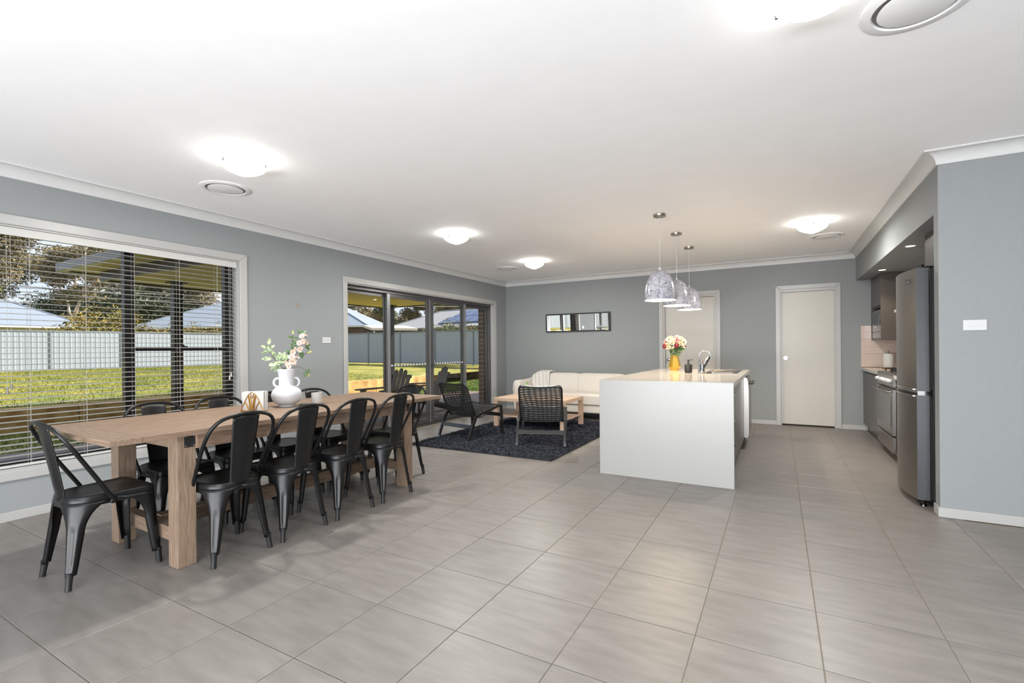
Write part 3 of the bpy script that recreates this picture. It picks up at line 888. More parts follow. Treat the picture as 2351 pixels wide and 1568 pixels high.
def metal_chair(label):
    t = thing('dining_chair', label, 'chair', (0, 0, 0), 0, 'black metal dining chairs around the oak table')
    def P(name, mb, m, smooth=45, **kw):
        return part(t, name, mb, m, smooth, local=True, **kw)
    n = len(SEAT)
    def loop(k, z, inset=0):
        out = []
        for x, y in SEAT:
            l = math.hypot(x, y)
            out.append((x * (1 - inset / l) * k, y * (1 - inset / l) * k, z))
        return out
    b = MB()
    b.ring([loop(1.03, 0.400), loop(1.022, 0.425), loop(1.01, 0.444), loop(1, 0.452, 0.002), loop(1, 0.4545, 0.012), loop(1, 0.4515, 0.022), loop(0.5, 0.449), loop(0.05, 0.449)], True, False, True)
    seat = P('seat', b, M['black_metal'], 40)
    b = MB()
    for x, y in ((-0.03, -0.02), (0, -0.05), (0.03, -0.02), (-0.045, 0.01), (0.045, 0.01), (0, 0.02)):
        b.lathe([(0.004, 0.4492), (0.0035, 0.4496)], 8, (x, y, 0))
    P('drain_hole', b, M['blackmatt'], None, sub_of=seat, kind='stuff')
    # four pressed sheet legs that flare into arches under the seat
    half = []
    for i in range(4):
        prv = (CS[i] - CS[i - 1]) % PER / 2
        nxt = (CS[(i + 1) % 4] - CS[i]) % PER / 2
        half.append((prv, nxt))
    for i in range(4):
        c0 = on_outline(CS[i])
        foot = Vector(FEET[i] + (0,))
        out = c0.normalized()
        rows = []
        NT, NU = 18, 12
        for a in range(NT + 1):
            f = a / NT
            z = 0.425 - f * 0.355
            tt = f
            q = min(1, f / 0.42)
            arc = 1 - sqrt(max(0, 1 - (1 - q) ** 2))
            wmin = 0.052 - 0.030 * f
            row = []
            for u in range(NU + 1):
                s = -1 + 2 * u / NU
                w = half[i][0] if s < 0 else half[i][1]
                ww = wmin + (w - wmin) * arc
                d = on_outline(CS[i] + s * ww) - c0
                base = c0 * 1.022 + (foot - c0 * 1.022) * tt
                pos = base + d * (1.02 if f < 0.1 else 1.0)
                # pressed flute down the middle of the leg
                g = exp(-((s * ww) / 0.015) ** 2) * (1 if 0.34 < f < 0.93 else 0)
                # sides curl inwards to make a channel
                curl = max(0, abs(s) - 0.55) / 0.45
                pos = pos - out * (0.005 * g) - out * (0.022 * curl * curl * min(1, f / 0.45))
                row.append((pos.x, pos.y, z))
            rows.append(row)
        b = MB()
        b.ring(rows, False)
        lg = P('leg', b, M['black_metal'], 50, solid=0.003)
        d = (foot - c0 * 1.022)
        tip = foot + d * (0.07 / 0.355)
        # foot of the leg: pinched tube with a rubber plug
        pf = foot - out * 0.008
        tip = tip - out * 0.008
        pts = [pf + Vector((0, 0, 0.088)), pf + Vector((0, 0, 0.07)), pf + (tip - pf) * 0.5 + Vector((0, 0, 0.035)), tip + Vector((0, 0, 0.0))]
        P('foot_plug', MB().tube(pts, [0.0165, 0.0165, 0.0145, 0.0145], 10), M['rubber'], 50, sub_of=lg)
    # hoop of round tube
    pts = []
    side = [(0.186, -0.015, 0.418), (0.190, -0.045, 0.47), (0.196, -0.10, 0.565), (0.199, -0.155, 0.66), (0.194, -0.198, 0.735), (0.178, -0.225, 0.785), (0.145, -0.246, 0.822), (0.095, -0.259, 0.842), (0.045, -0.265, 0.851)]
    pts = [(-x, y, z) for x, y, z in side] + [(0, -0.267, 0.853)] + [p for p in reversed(side)]
    sm = []
    for i in range(len(pts) - 1):
        for k in range(3):
            p0, p1, p2, p3 = (Vector(pts[max(i - 1, 0)]), Vector(pts[i]), Vector(pts[i + 1]), Vector(pts[min(i + 2, len(pts) - 1)]))
            u = k / 3
            sm.append(0.5 * ((2 * p1) + (-p0 + p2) * u + (2 * p0 - 5 * p1 + 4 * p2 - p3) * u * u + (-p0 + 3 * p1 - 3 * p2 + p3) * u ** 3))
    sm.append(Vector(pts[-1]))
    hoop = P('back_frame', MB().tube(sm, 0.0105, 10), M['black_metal'], 60)
    b = MB()
    for s in (-1, 1):
        b.ell((s * 0.189, -0.018, 0.412), 0.008, 0.016, 0.014, 10, 6)
    P('rivet', b, M['black_metal'], 60, sub_of=hoop, kind='stuff')
    # flat splat with a pressed panel, wider at the top
    rows = []
    NV, NU = 16, 12
    for a in range(NV + 1):
        f = a / NV
        z = 0.432 + f * 0.412
        y = -0.186 - 0.006 * sin(min(1, f * 4) * pi) * 0 - 0.074 * (max(0, f - 0.04) ** 1.15)
        hw = 0.060 + 0.018 * f
        row = []
        for u in range(NU + 1):
            s = -1 + 2 * u / NU
            inset = 0.0
            if 0.17 < f < 0.80:
                e = min(abs(abs(s) - 0.52), 1)
                inset = 0.003 if abs(s) < 0.5 else 0
            zz = z - 0.010 * s * s * f
            row.append((s * hw, y + 0.012 * s * s - inset - 0.002, zz))
        rows.append(row)
    P('backrest', MB().ring(rows, False), M['black_metal'], 25, solid=0.004)
    return t
chair0 = metal_chair('black metal dining chair at the near end of the table, pulled out')
chair0.location = (1.532, 1.157, 0); chair0.rotation_euler = (0, 0, 0)
GR = 'black metal dining chairs around the oak table'
for k, y in enumerate((1.622, 2.032, 2.468, 2.902)):
    nm = ('first', 'second', 'third', 'fourth')[k]
    dup(chair0, (1.900 + 0.004 * k, y, 0), pi / 2 + radians((-1.5, 1, -1, 0.5)[k]), '%s black metal dining chair on the room side, counted from the camera' % nm, GR)
for k, y in enumerate((1.655, 2.09, 2.52, 2.955)):
    lb = ('black metal dining chair on the window side, nearest the camera, before the window mullion',
          'black metal dining chair on the window side, just left of the napkin holder',
          'black metal dining chair on the window side hidden behind the white vase',
          'black metal dining chair on the window side, behind the candle jar')[k]
    dup(chair0, (1.245 + 0.004 * k, y, 0), -pi / 2 + radians((1, -1.5, 1, 1)[k]), lb, GR)
dup(chair0, (1.655, 3.385, 0), pi + radians(2), 'black metal dining chair at the far end of the table by the sliding door', GR)

# ------------------------------------------------------------------ things on the dining table
def leafshape(mb, base, d, up, ln, wd, bend=0.15):
    """pointed leaf of eight faces"""
    base, d, up = Vector(base), Vector(d).normalized(), Vector(up)
    sd = d.cross(up)
    if sd.length < 1e-4: sd = d.cross(Vector((1, 0, 0)))
    sd.normalize()
    u = sd.cross(d)
    prof = ((0, 0.08), (0.25, 0.8), (0.5, 1.0), (0.78, 0.66), (1, 0.03))
    rows = []
    for f, w in prof:
        c = base + d * (ln * f) - u * (bend * ln * f * f)
        rows.append([c - sd * (wd / 2 * w) + u * (0.12 * wd * w), c, c + sd * (wd / 2 * w) + u * (0.12 * wd * w)])
    mb.ring(rows, False)
def flower(mb, c, nrm, r, petals=7, layers=3):
    c, nrm = Vector(c), Vector(nrm).normalized()
    a = nrm.cross(Vector((0.3, 0.2, 1)))
    a.normalize()
    b2 = nrm.cross(a)
    for L in range(layers):
        rr = r * (1 - 0.27 * L)
        for k in range(petals - L):
            an = 2 * pi * k / (petals - L) + L * 0.5
            dd = a * cos(an) + b2 * sin(an)
            tilt = 0.25 + 0.45 * L
            leafshape(mb, c + nrm * (0.12 * r * L), dd * cos(tilt) + nrm * sin(tilt), nrm, rr, rr * 0.95, -0.12)

VX, VY = 1.49, 2.345
vt = thing('vase', 'tall white ceramic vase with two ring handles holding a blossom spray, on the dining table', 'vase', (VX, VY, TZ))
prof = [(0.052, 0.0), (0.056, 0.004), (0.056, 0.016), (0.062, 0.020), (0.085, 0.034), (0.103, 0.058), (0.111, 0.085), (0.109, 0.108), (0.098, 0.132), (0.080, 0.150), (0.060, 0.163),
        (0.055, 0.172), (0.055, 0.200), (0.057, 0.235), (0.062, 0.268), (0.068, 0.293), (0.066, 0.295), (0.060, 0.266), (0.050, 0.19), (0.048, 0.16)]
part(vt, 'vase_body', MB().lathe(prof, 40, (0, 0, 0), True), M['ceramic'], 45, local=True)
view = Vector((-0.80, 0.60, 0)).normalized()
sdv = Vector((0.60, 0.80, 0)).normalized()
for s in (-1, 1):
    pts = []
    for k in range(13):
        a = -0.75 * pi + 1.5 * pi * k / 12
        p = sdv * (s * (0.064 + 0.026 * cos(a))) + Vector((0, 0, 0.190 + 0.034 * sin(a)))
        pts.append(p)
    part(vt, 'handle', MB().tube(pts, 0.0095, 10), M['ceramic'], 60, local=True)
sp = thing('flower_spray', 'artificial blush blossom and variegated leaf spray standing in the white vase', 'flowers', (VX, VY, TZ + 0.29))
R = random.Random(11)
def P2(a, z, dpt=0):                                   # a along the picture's right, z up, dpt away from the camera
    return sdv * a + view * dpt + Vector((0, 0, z))
branches = [([(0.0, -0.12), (0.02, 0.02), (0.05, 0.09), (0.10, 0.17), (0.135, 0.235), (0.15, 0.29)], 0),
            ([(0.0, -0.12), (-0.03, 0.02), (-0.07, 0.06), (-0.105, 0.12), (-0.12, 0.19)], 0.02),
            ([(0.0, -0.12), (0.05, 0.02), (0.10, 0.02), (0.135, -0.005), (0.155, -0.03)], -0.02),
            ([(0.0, -0.12), (0.05, 0.09), (0.12, 0.115), (0.17, 0.135)], 0.03),
            ([(0.0, -0.12), (0.03, 0.1), (0.045, 0.2), (0.05, 0.27)], 0.03)]
for pts, dp in branches:
    part(sp, 'stem', MB().tube([P2(a, z, dp * max(0, k) / 3) for k, (a, z) in enumerate(pts)], 0.0022, 6), M['stem'], 60, local=True)
for a, z, r, dp in ((0.012, 0.035, .026, -.02), (0.045, 0.06, .032, -.03), (0.04, 0.095, .030, -.03), (0.018, 0.025, .022, -.04), (0.052, 0.04, .027, -.02), (0.072, 0.085, .025, -.01),
                    (0.045, 0.135, .024, -.02), (0.062, 0.16, .018, 0), (0.098, 0.155, .024, 0), (0.105, 0.165, .018, -.02), (0.092, 0.205, .024, -.02), (0.115, 0.215, .024, -.01),
                    (0.085, 0.20, .020, .01), (0.125, 0.225, .020, 0), (0.115, 0.26, .025, -.01), (0.14, 0.27, .012, 0), (0.145, 0.205, .016, 0), (0.13, 0.205, .016, 0.01), (-0.005, 0.06, .014, -.03)):
    b = MB()
    flower(b, P2(a, z, dp), (-view * 0.8 + Vector((R.uniform(-.4, .4), R.uniform(-.4, .4), R.uniform(-.1, .7)))), r)
    part(sp, 'blossom', b, M['blush'], 60, local=True)
for a, z, ang, ln in ((-0.125, 0.19, 80, .058), (-0.13, 0.165, 150, .055), (-0.115, 0.165, 40, .045), (-0.12, 0.145, 190, .055), (-0.11, 0.14, 110, .05), (-0.10, 0.085, 175, .075),
                      (-0.08, 0.10, 110, .06), (-0.07, 0.075, 60, .07), (-0.05, 0.07, 90, .07), (-0.03, 0.07, 75, .075), (-0.01, 0.07, 60, .07), (-0.06, 0.05, 190, .075), (-0.05, 0.035, 205, .075),
                      (-0.04, 0.02, 215, .06), (-0.02, 0.04, 160, .07), (-0.07, 0.06, 15, .09)):
    b = MB()
    d = sdv * cos(radians(ang)) + Vector((0, 0, sin(radians(ang)))) - view * R.uniform(-.2, .4)
    leafshape(b, P2(a, z, -0.01), d, -view + Vector((0, 0, .5)), ln, ln * 0.48)
    part(sp, 'leaf', b, M['leafvar'], 60, local=True)
for a, z, ang, ln in ((0.055, 0.14, 110, .05), (0.06, 0.15, 200, .045), (0.075, 0.20, 140, .05), (0.11, 0.27, 120, .055), (0.10, 0.275, 40, .055), (0.13, 0.20, 350, .05), (0.135, 0.19, 310, .05),
                      (0.10, 0.13, 290, .05), (0.115, 0.14, 280, .045), (0.09, 0.13, 310, .05), (0.02, 0.11, 80, .05), (0.03, 0.12, 130, .05), (0.13, -0.02, 20, .045), (0.135, -0.01, 340, .045), (0.15, -0.03, 230, .045),
                      (0.155, -0.03, 190, .04), (0.05, 0.25, 170, .045), (0.05, 0.245, 5, .04), (0.047, 0.19, 160, .035), (0.05, 0.19, 340, .03), (0.0, 0.02, 230, .05)):
    b = MB()
    d = sdv * cos(radians(ang)) + Vector((0, 0, sin(radians(ang)))) - view * R.uniform(-.2, .4)
    leafshape(b, P2(a, z, 0.0), d, -view + Vector((0, 0, .5)), ln, ln * 0.5)
    part(sp, 'leaf', b, M['leaf'], 60, local=True)
b = MB()
for a, z in ((0.165, 0.135), (0.178, 0.138), (0.155, 0.13), (0.05, 0.285), (0.048, 0.298), (0.157, -0.045), (0.16, -0.055)):
    b.ell(P2(a, z, 0.03), .006, .006, .008, 8, 5)
part(sp, 'bud', b, M['leafyel'], 60, local=True, kind='stuff')

# napkin holder: brass fan pattern, with paper napkins in it
na = Vector((1.462, 1.995, TZ)); nb = Vector((1.618, 2.066, TZ))
nu = (nb - na).normalized(); nn = Vector((-nu.y, nu.x, 0)); nw = (nb - na).length
nc = (na + nb) / 2
nh = thing('napkin_holder', 'brass napkin holder with a pointed fan pattern on the dining table', 'napkin holder', tuple(nc))
def NP(a, z, d=0.0):
    return nc + nu * a + nn * d + Vector((0, 0, z))
HH = 0.142
def edge(f):                                           # half width of the pointed arch at height fraction f
    return nw / 2 * (1 - f) ** 0.62 if f < 1 else 0
for d in (0.0, 0.052):
    lft = [NP(-edge(k / 10), HH * k / 10, d) for k in range(11)]
    rgt = [NP(edge(k / 10), HH * k / 10, d) for k in range(10, -1, -1)]
    b = MB().tube(lft + rgt[1:], 0.0026, 6).tube([NP(-nw / 2, 0.003, d), NP(nw / 2, 0.003, d)], 0.003, 6)
    fr0 = part(nh, 'fan_panel', b, M['brass'], 60)
    for k, a in enumerate((-0.78, -0.52, -0.27, 0.27, 0.52, 0.78)):
        p0 = NP(a * nw * 0.28, 0.004, d)
        x1 = a * nw * 0.62
        f1 = 1 - (abs(x1) / (nw / 2)) ** (1 / 0.62)
        p1 = NP(x1, HH * f1, d)
        mid = (p0 + p1) / 2 + nu * (-a * 0.010)
        part(nh, 'fan_rib', MB().tube([p0, mid, p1], 0.0034, 6), M['brass'], 60, sub_of=fr0)
    for s in (-1, 1):
        part(nh, 'fan_rib', MB().tube([NP(0, 0.004, d), NP(s * 0.010, HH * 0.55, d), NP(s * 0.016, HH * 0.80, d)], 0.0034, 6), M['brass'], 60, sub_of=fr0)
    part(nh, 'fan_rib', MB().tube([NP(-0.012, HH * 0.9, d), NP(0, HH * 0.66, d), NP(0.012, HH * 0.9, d)], 0.0028, 6), M['brass'], 60, sub_of=fr0)
part(nh, 'base_plate', MB().prism([(-nw / 2, 0), (nw / 2, 0), (nw / 2, 0.052), (-nw / 2, 0.052)], lambda a, d: NP(a, 0.0, d), lambda a, d: NP(a, 0.003, d)), M['brass'])
for k in range(6):
    d0 = 0.007 + k * 0.0068
    rr = rnd.uniform(-0.06, 0.03)
    sh = 0.018 + 0.004 * k * (1 if k > 2 else 0)
    h0 = 0.150 + rnd.uniform(-.006, .008)
    b = MB()
    w0 = 0.075
    poly = [(-w0 + sh * 0.3 - 0.006, 0.004), (w0 + sh * 0.4, 0.004), (w0 + sh * 0.5, h0 + rr * 0.05), (-w0 + sh * 0.3 - 0.010 + rr * 0.1, h0 - 0.008)]
    b.prism(poly, lambda a, z, dd=d0: NP(a, z, dd), lambda a, z, dd=d0: NP(a, z, dd + 0.0052))
    single('napkin', b, M['paper'], ('front white paper napkin standing in the brass holder', 'second white paper napkin from the front in the brass holder', 'third white paper napkin from the front in the brass holder',
                                    'fourth white paper napkin from the front in the brass holder', 'fifth white paper napkin from the front in the brass holder', 'rearmost white paper napkin standing in the brass holder')[k], 'napkin', tuple(NP(0, 0.004, d0)), group='paper napkins in the brass holder', bevel=0.0015)

ct = thing('candle', 'white candle in a clear footed glass jar on the dining table', 'candle', (1.556, 2.57, TZ))
part(ct, 'glass_jar', MB().lathe([(0.036, 0.0), (0.038, 0.004), (0.041, 0.02), (0.042, 0.092), (0.040, 0.094), (0.0385, 0.075), (0.037, 0.02), (0.002, 0.014)], 28, (0, 0, 0)), M['wax'], 40, local=True)
part(ct, 'glass_foot', MB().lathe([(0.0365, 0.0002), (0.0385, 0.001), (0.0392, 0.008), (0.037, 0.010)], 28, (0, 0, 0), False), M['chrome'], 40, local=True)
part(ct, 'wick', MB().tube([(0, 0, 0.014), (0.001, 0, 0.075)], 0.0012, 5), M['stem'], local=True)
lt = thing('jar_lid', 'flat dark metal jar lid with a brass emblem lying beside the candle jar', 'lid', (1.575, 2.445, TZ))
part(lt, 'lid_body', MB().lathe([(0.041, 0.0), (0.042, 0.002), (0.042, 0.014), (0.039, 0.016), (0.002, 0.016)], 28, (0, 0, 0)), M['lamdark'], 40, local=True)
b = MB()
dv = (Vector((CAM.x - 1.575, CAM.y - 2.445, 0)).normalized())
sdl = Vector((-dv.y, dv.x, 0))
b.ring([[dv * (0.0424 + zz) + sdl * (r * cos(2 * pi * k / 12) + 0.008) + Vector((0, 0, 0.008 + r * sin(2 * pi * k / 12))) for k in range(12)] for r, zz in ((0.0055, -0.001), (0.0055, 0.001), (0.003, 0.0015))])
part(lt, 'emblem', b, M['brass'], 40, local=True)
# ------------------------------------------------------------------ lounge: rug, table, chairs, sofa, mirror
RX0, RX1, RY0, RY1 = 0.73, 2.73, 4.60, 7.45
rg = thing('shag_rug', 'dark charcoal shag rug under the low armchairs and coffee table', 'rug', ((RX0 + RX1) / 2, (RY0 + RY1) / 2, 0))
part(rg, 'backing', MB().box(RX0 + .01, RX1 - .01, RY0 + .01, RY1 - .01, 0.0005, 0.012), M['rugback'])
b = MB()
R = random.Random(3)
vs, fs = [], []
for k in range(46000):
    x, y = R.uniform(RX0 + .012, RX1 - .012), R.uniform(RY0 + .012, RY1 - .012)
    a = R.uniform(0, 2 * pi)
    cl = 0.018 * sin(x * 23 + 3 * sin(y * 9)) * sin(y * 19 + 2 * sin(x * 11))
    h = R.uniform(0.020, 0.034) + cl * 0.35
    ln = R.uniform(0.008, 0.026)
    dx, dy = cos(a) * ln, sin(a) * ln
    wx, wy = -sin(a) * 0.0042, cos(a) * 0.0042
    o = len(vs)
    vs += [(x - wx, y - wy, 0.010), (x + wx, y + wy, 0.010), (x + dx * .5 + wx, y + dy * .5 + wy, h * .75), (x + dx * .5 - wx, y + dy * .5 - wy, h * .75), (x + dx, y + dy, h)]
    fs += [(o, o + 1, o + 2, o + 3), (o + 3, o + 2, o + 4)]
b.v, b.f = vs, fs
part(rg, 'pile', b, M['rug'], kind='stuff')

ct = thing('coffee_table', 'pale birch veneer coffee table with a lower shelf standing on the dark rug', 'table', (1.585, 6.645, 0.02))
x0, x1, y0, y1 = 0.995, 2.172, 6.255, 7.035
part(ct, 'tabletop', MB().box(x0, x1, y0, y1, 0.412, 0.462), M['birch'], bevel=0.002)
for lx in (x0, x1 - 0.065):
    for ly in (y0, y1 - 0.065):
        part(ct, 'leg', MB().box(lx, lx + 0.065, ly, ly + 0.065, 0.02, 0.411), M['birch'], bevel=0.002)
part(ct, 'shelf', MB().box(x0 + 0.012, x1 - 0.012, y0 + 0.066, y1 - 0.066, 0.168, 0.182), M['birch'], bevel=0.001)

pt = thing('potted_plant', 'small green leafy plant in a white pot on the coffee table', 'plant', (1.50, 6.50, 0.462))
part(pt, 'pot', MB().lathe([(0.034, 0), (0.036, 0.003), (0.046, 0.075), (0.043, 0.077), (0.040, 0.068), (0.002, 0.066)], 20), M['ceramic'], 40, local=True)
R = random.Random(5)
b = MB()
tips = [(-0.035, 0.01, 0.225), (0.0, -0.01, 0.165), (0.055, 0.0, 0.185), (0.03, 0.03, 0.15), (-0.05, -0.02, 0.14), (0.015, -0.04, 0.13), (-0.02, 0.04, 0.16)]
for p in tips:
    b.tube([(0, 0, 0.066), (p[0] * .4, p[1] * .4, p[2] * .6), p], 0.0016, 5)
part(pt, 'stem', b, M['leaflime'], 60, local=True)
for p in tips:
    for s in range(2):
        b = MB()
        a = R.uniform(0, 2 * pi)
        leafshape(b, p, Vector((cos(a), sin(a), 0.5 - s)), Vector((0, 0, 1)), 0.05, 0.036, 0.3)
        part(pt, 'leaf', b, M['leaflime'], 60, local=True)

def easy_chair(label, x, y, heading):
    """bent-ply easy chair with a netting sling; local +Y is forward"""
    t = thing('easy_chair', label, 'armchair', (x, y, 0.026), radians(heading), 'low black netting easy chairs on the rug')
    def smooth_path(pts, n=5):
        sm = []
        for i in range(len(pts) - 1):
            p0, p1, p2, p3 = pts[max(i - 1, 0)], pts[i], pts[i + 1], pts[min(i + 2, len(pts) - 1)]
            for k in range(n):
                u = k / n
                sm.append(tuple(0.5 * (2 * p1[c] + (p2[c] - p0[c]) * u + (2 * p0[c] - 5 * p1[c] + 4 * p2[c] - p3[c]) * u * u + (3 * p1[c] - p0[c] - 3 * p2[c] + p3[c]) * u ** 3) for c in range(2)))
        return sm + [pts[-1]]
    w = 0.292
    for s in (-1, 1):
        path = smooth_path([(-0.335, 0.0), (-0.295, 0.10), (-0.215, 0.262), (-0.175, 0.300), (-0.10, 0.318), (0.12, 0.362), (0.235, 0.390), (0.292, 0.388), (0.312, 0.350), (0.318, 0.20), (0.325, 0.0)])
        rows = []
        for i, (yy, z) in enumerate(path):
            a, c = path[max(i - 1, 0)], path[min(i + 1, len(path) - 1)]
            d = Vector((0, c[0] - a[0], c[1] - a[1])).normalized()
            nrm = Vector((0, -d.z, d.y))
            p = Vector((s * w, yy, z))
            h = 0.026 if i not in (0, len(path) - 1) else 0.024
            rows.append([p + nrm * h / 1.6 + Vector((0.014, 0, 0)), p - nrm * h / 1.6 + Vector((0.014, 0, 0)), p - nrm * h / 1.6 - Vector((0.014, 0, 0)), p + nrm * h / 1.6 - Vector((0.014, 0, 0))])
        part(t, 'side_frame', MB().ring(rows), M['chairwood'], 35, local=True)
    part(t, 'rear_rail', MB().bar((-w, -0.270, 0.155), (w, -0.270, 0.155), 0.018, 0.05, (0, 0.45, 1)), M['chairwood'], local=True, bevel=0.003)
    part(t, 'front_rail', MB().bar((-w, 0.312, 0.262), (w, 0.312, 0.262), 0.018, 0.05), M['chairwood'], local=True, bevel=0.003)
    prof = smooth_path([(0.300, 0.405), (0.20, 0.385), (0.06, 0.325), (-0.06, 0.275), (-0.135, 0.275), (-0.195, 0.335), (-0.250, 0.46), (-0.315, 0.62), (-0.365, 0.735)], 4)
    sw = 0.262
    n = len(prof)
    def slf(u, v):
        i = min(int(v * (n - 1)), n - 2)
        f = v * (n - 1) - i
        yy = prof[i][0] + (prof[i + 1][0] - prof[i][0]) * f
        z = prof[i][1] + (prof[i + 1][1] - prof[i][1]) * f
        k = 1.0
        e = max(0, (v - 0.93) / 0.07)
        k -= 0.10 * e * e
        s = -1 + 2 * u
        return (s * sw * k, yy + 0.010 * (1 - s * s), z - 0.016 * (1 - s * s))
    part(t, 'netting', MB().grid(slf, 10, 40), M['net'], 60, local=True)
    loop = [slf(0, k / 40) for k in range(41)] + [slf(k / 8, 1.0) for k in range(1, 8)] + [slf(1, k / 40) for k in range(40, -1, -1)] + [slf(k / 8, 0) for k in range(7, 0, -1)]
    part(t, 'sling_frame', MB().tube(loop, 0.0115, 8, loop=True), M['chairwood'], 60, local=True)
    return t
easy_chair('low black netting easy chair nearest the sliding door, turned to the coffee table', 1.085, 5.50, -10.5)
easy_chair('low black netting easy chair seen from behind, beside the white island', 2.195, 5.50, 21)

sf = thing('sofa', 'cream fabric three seat sofa with sloping arms against the far wall', 'sofa', (1.68, 7.9, 0))
SX0, SX1, SY0, SY1 = 0.655, 2.705, 7.52, 8.30
part(sf, 'base', MB().box(SX0 + 0.03, SX1 - 0.03, SY0 + 0.035, SY1 - 0.05, 0.125, 0.255), M['sofa'], bevel=0.015)
b = MB()
NU, NV = 120, 14
def seatf(u, v):
    x = SX0 + 0.11 + (SX1 - SX0 - 0.22) * u
    y = SY0 + 0.02 + (0.56) * v
    rib = 0.008 * abs(sin(pi * u * 26)) ** 0.5 * min(1, v * 6)
    edge = 0.03 * max(0, 1 - v * 7) ** 2
    return (x, y, 0.425 + rib - edge + 0.015 * (1 - v))
part(sf, 'seat_cushion', MB().grid(seatf, NU, NV), M['sofa'], 60)
part(sf, 'seat_front', MB().box(SX0 + 0.105, SX1 - 0.105, SY0 + 0.015, SY0 + 0.60, 0.258, 0.428), M['sofa'], bevel=0.022, seg=3)
# back: two upholstered halves with a seam
for k in range(2):
    xa = SX0 + 0.07 + k * (SX1 - SX0 - 0.14) / 2
    xb = xa + (SX1 - SX0 - 0.14) / 2 - 0.002
    pr = [(SY1 - 0.28, 0.40), (SY1 - 0.245, 0.55), (SY1 - 0.19, 0.715), (SY1 - 0.165, 0.750), (SY1 - 0.12, 0.766), (SY1 - 0.07, 0.755), (SY1 - 0.045, 0.72), (SY1 - 0.03, 0.25), (SY1 - 0.2, 0.25)]
    b = MB()
    rows = []
    for j in range(13):
        x = xa + (xb - xa) * j / 12
        # rounded outer shoulder where the back runs down into the arm
        d = (x - xa) if k == 0 else (xb - x)
        drop = 0.095 * max(0, 1 - d / 0.22) ** 2
        seam = 0.012 * max(0, 1 - ((xb - x) if k == 0 else (x - xa)) / 0.03) ** 2
        rows.append([(x, yy + (seam if yy < SY1 - 0.1 else 0), z - (drop if z > 0.5 else 0) - (seam if z > .7 else 0)) for yy, z in pr])
    b.ring(rows)
    part(sf, 'backrest', b, M['sofa'], 50)
for s, xo in ((-1, SX0), (1, SX1)):
    rows = []
    for yy, zt, th in ((SY0 - 0.01, 0.60, 0.085), (SY0 + 0.01, 0.648, 0.105), (SY0 + 0.06, 0.652, 0.108), (SY0 + 0.30, 0.648, 0.105), (SY0 + 0.52, 0.655, 0.10), (SY0 + 0.66, 0.675, 0.10), (SY1 - 0.03, 0.67, 0.09)):
        ring = []
        zb = 0.125
        out, inn = xo, xo - s * th
        k = xo + s * 0.018
        ring = [(out - s * 0.015, yy, zb), (k, yy, zt - 0.10), (k - s * 0.004, yy, zt - 0.045), (k - s * 0.022, yy, zt - 0.012), ((k + inn) / 2, yy, zt), (inn + s * 0.018, yy, zt - 0.012), (inn, yy, zt - 0.05), (inn - s * 0.01, yy, zb)]
        if s > 0: ring = ring[::-1]
        rows.append(ring)
    part(sf, 'arm', MB().ring(rows), M['sofa'], 50)
for x in (SX0 + 0.12, SX1 - 0.12):
    for y in (SY0 + 0.10, SY1 - 0.14):
        part(sf, 'leg', MB().lathe([(0.014, 0.0), (0.022, 0.125)], 12, (x, y, 0)), M['steel'], 40)
# fringed throw over the left of the back
R = random.Random(9)
path = [(SY1 - 0.010, 0.46), (SY1 - 0.010, 0.62), (SY1 - 0.018, 0.735), (SY1 - 0.05, 0.784), (SY1 - 0.12, 0.798), (SY1 - 0.185, 0.772), (SY1 - 0.225, 0.705), (SY1 - 0.262, 0.60), (SY1 - 0.292, 0.515)]
def thr(u, v):
    i = min(int(v * (len(path) - 1)), len(path) - 2)
    f = v * (len(path) - 1) - i
    y = path[i][0] + (path[i + 1][0] - path[i][0]) * f
    z = path[i][1] + (path[i + 1][1] - path[i][1]) * f
    x = 0.765 + 0.36 * u + 0.015 * sin(v * 7)
    fold = 0.012 * sin(u * 30 + 2 * sin(v * 4)) * (0.4 + v) + 0.006 * sin(u * 57 + 1)
    d = (x - (SX0 + 0.07))
    drop = 0.095 * max(0, 1 - d / 0.22) ** 2
    hang = -0.08 * u * max(0, v - 0.7) / 0.3
    return (x, min(SY1 + 0.03, y - 0.010 - fold * 0.7) , z + 0.004 + abs(fold) * 0.5 - drop * min(1, max(0, (z - .45) / .2)) + hang)
tw = thing('throw_blanket', 'white fringed wool throw draped over the left end of the sofa back', 'blanket', (0.94, SY1 - 0.12, 0.79))
part(tw, 'cloth', MB().grid(thr, 40, 40), M['throw'], 60, solid=0.006)
b = MB()
for k in range(56):
    p = Vector(thr(1.0, k / 55)) if k < 34 else Vector(thr((k - 34) / 21, 1.0))
    e = Vector((R.uniform(.01, .035), -0.006, R.uniform(-.02, .0))) if k < 34 else Vector((R.uniform(-.01, .01), -0.008, -R.uniform(.03, .055)))
    b.tube([p, p + e * .5 + Vector((0, 0, .003)), p + e], 0.0028, 5)
part(tw, 'fringe', b, M['throw'], 60, kind='stuff')

mt = thing('wall_mirror', 'narrow black framed mirror hung above the cream sofa', 'mirror', (1.556, YF - 0.002, 1.53))
MW, MH = 0.642, 0.348
b = MB()
for q in ((-MW, MW, 0, 0.024), (-MW, MW, MH - 0.024, MH), (-MW, -MW + 0.024, .024, MH - .024), (MW - 0.024, MW, .024, MH - .024)):
    b.box(q[0], q[1], -0.028, 0, q[2], q[3])
part(mt, 'frame', b, M['black_plate'], local=True, bevel=0.001)
part(mt, 'mirror_glass', MB().box(-MW + 0.023, MW - 0.023, -0.020, -0.014, 0.023, MH - 0.023), M['mirror'], local=True)
mt.rotation_euler = (radians(3.1), 0, 0)               # hangs leaning forward from its top wire

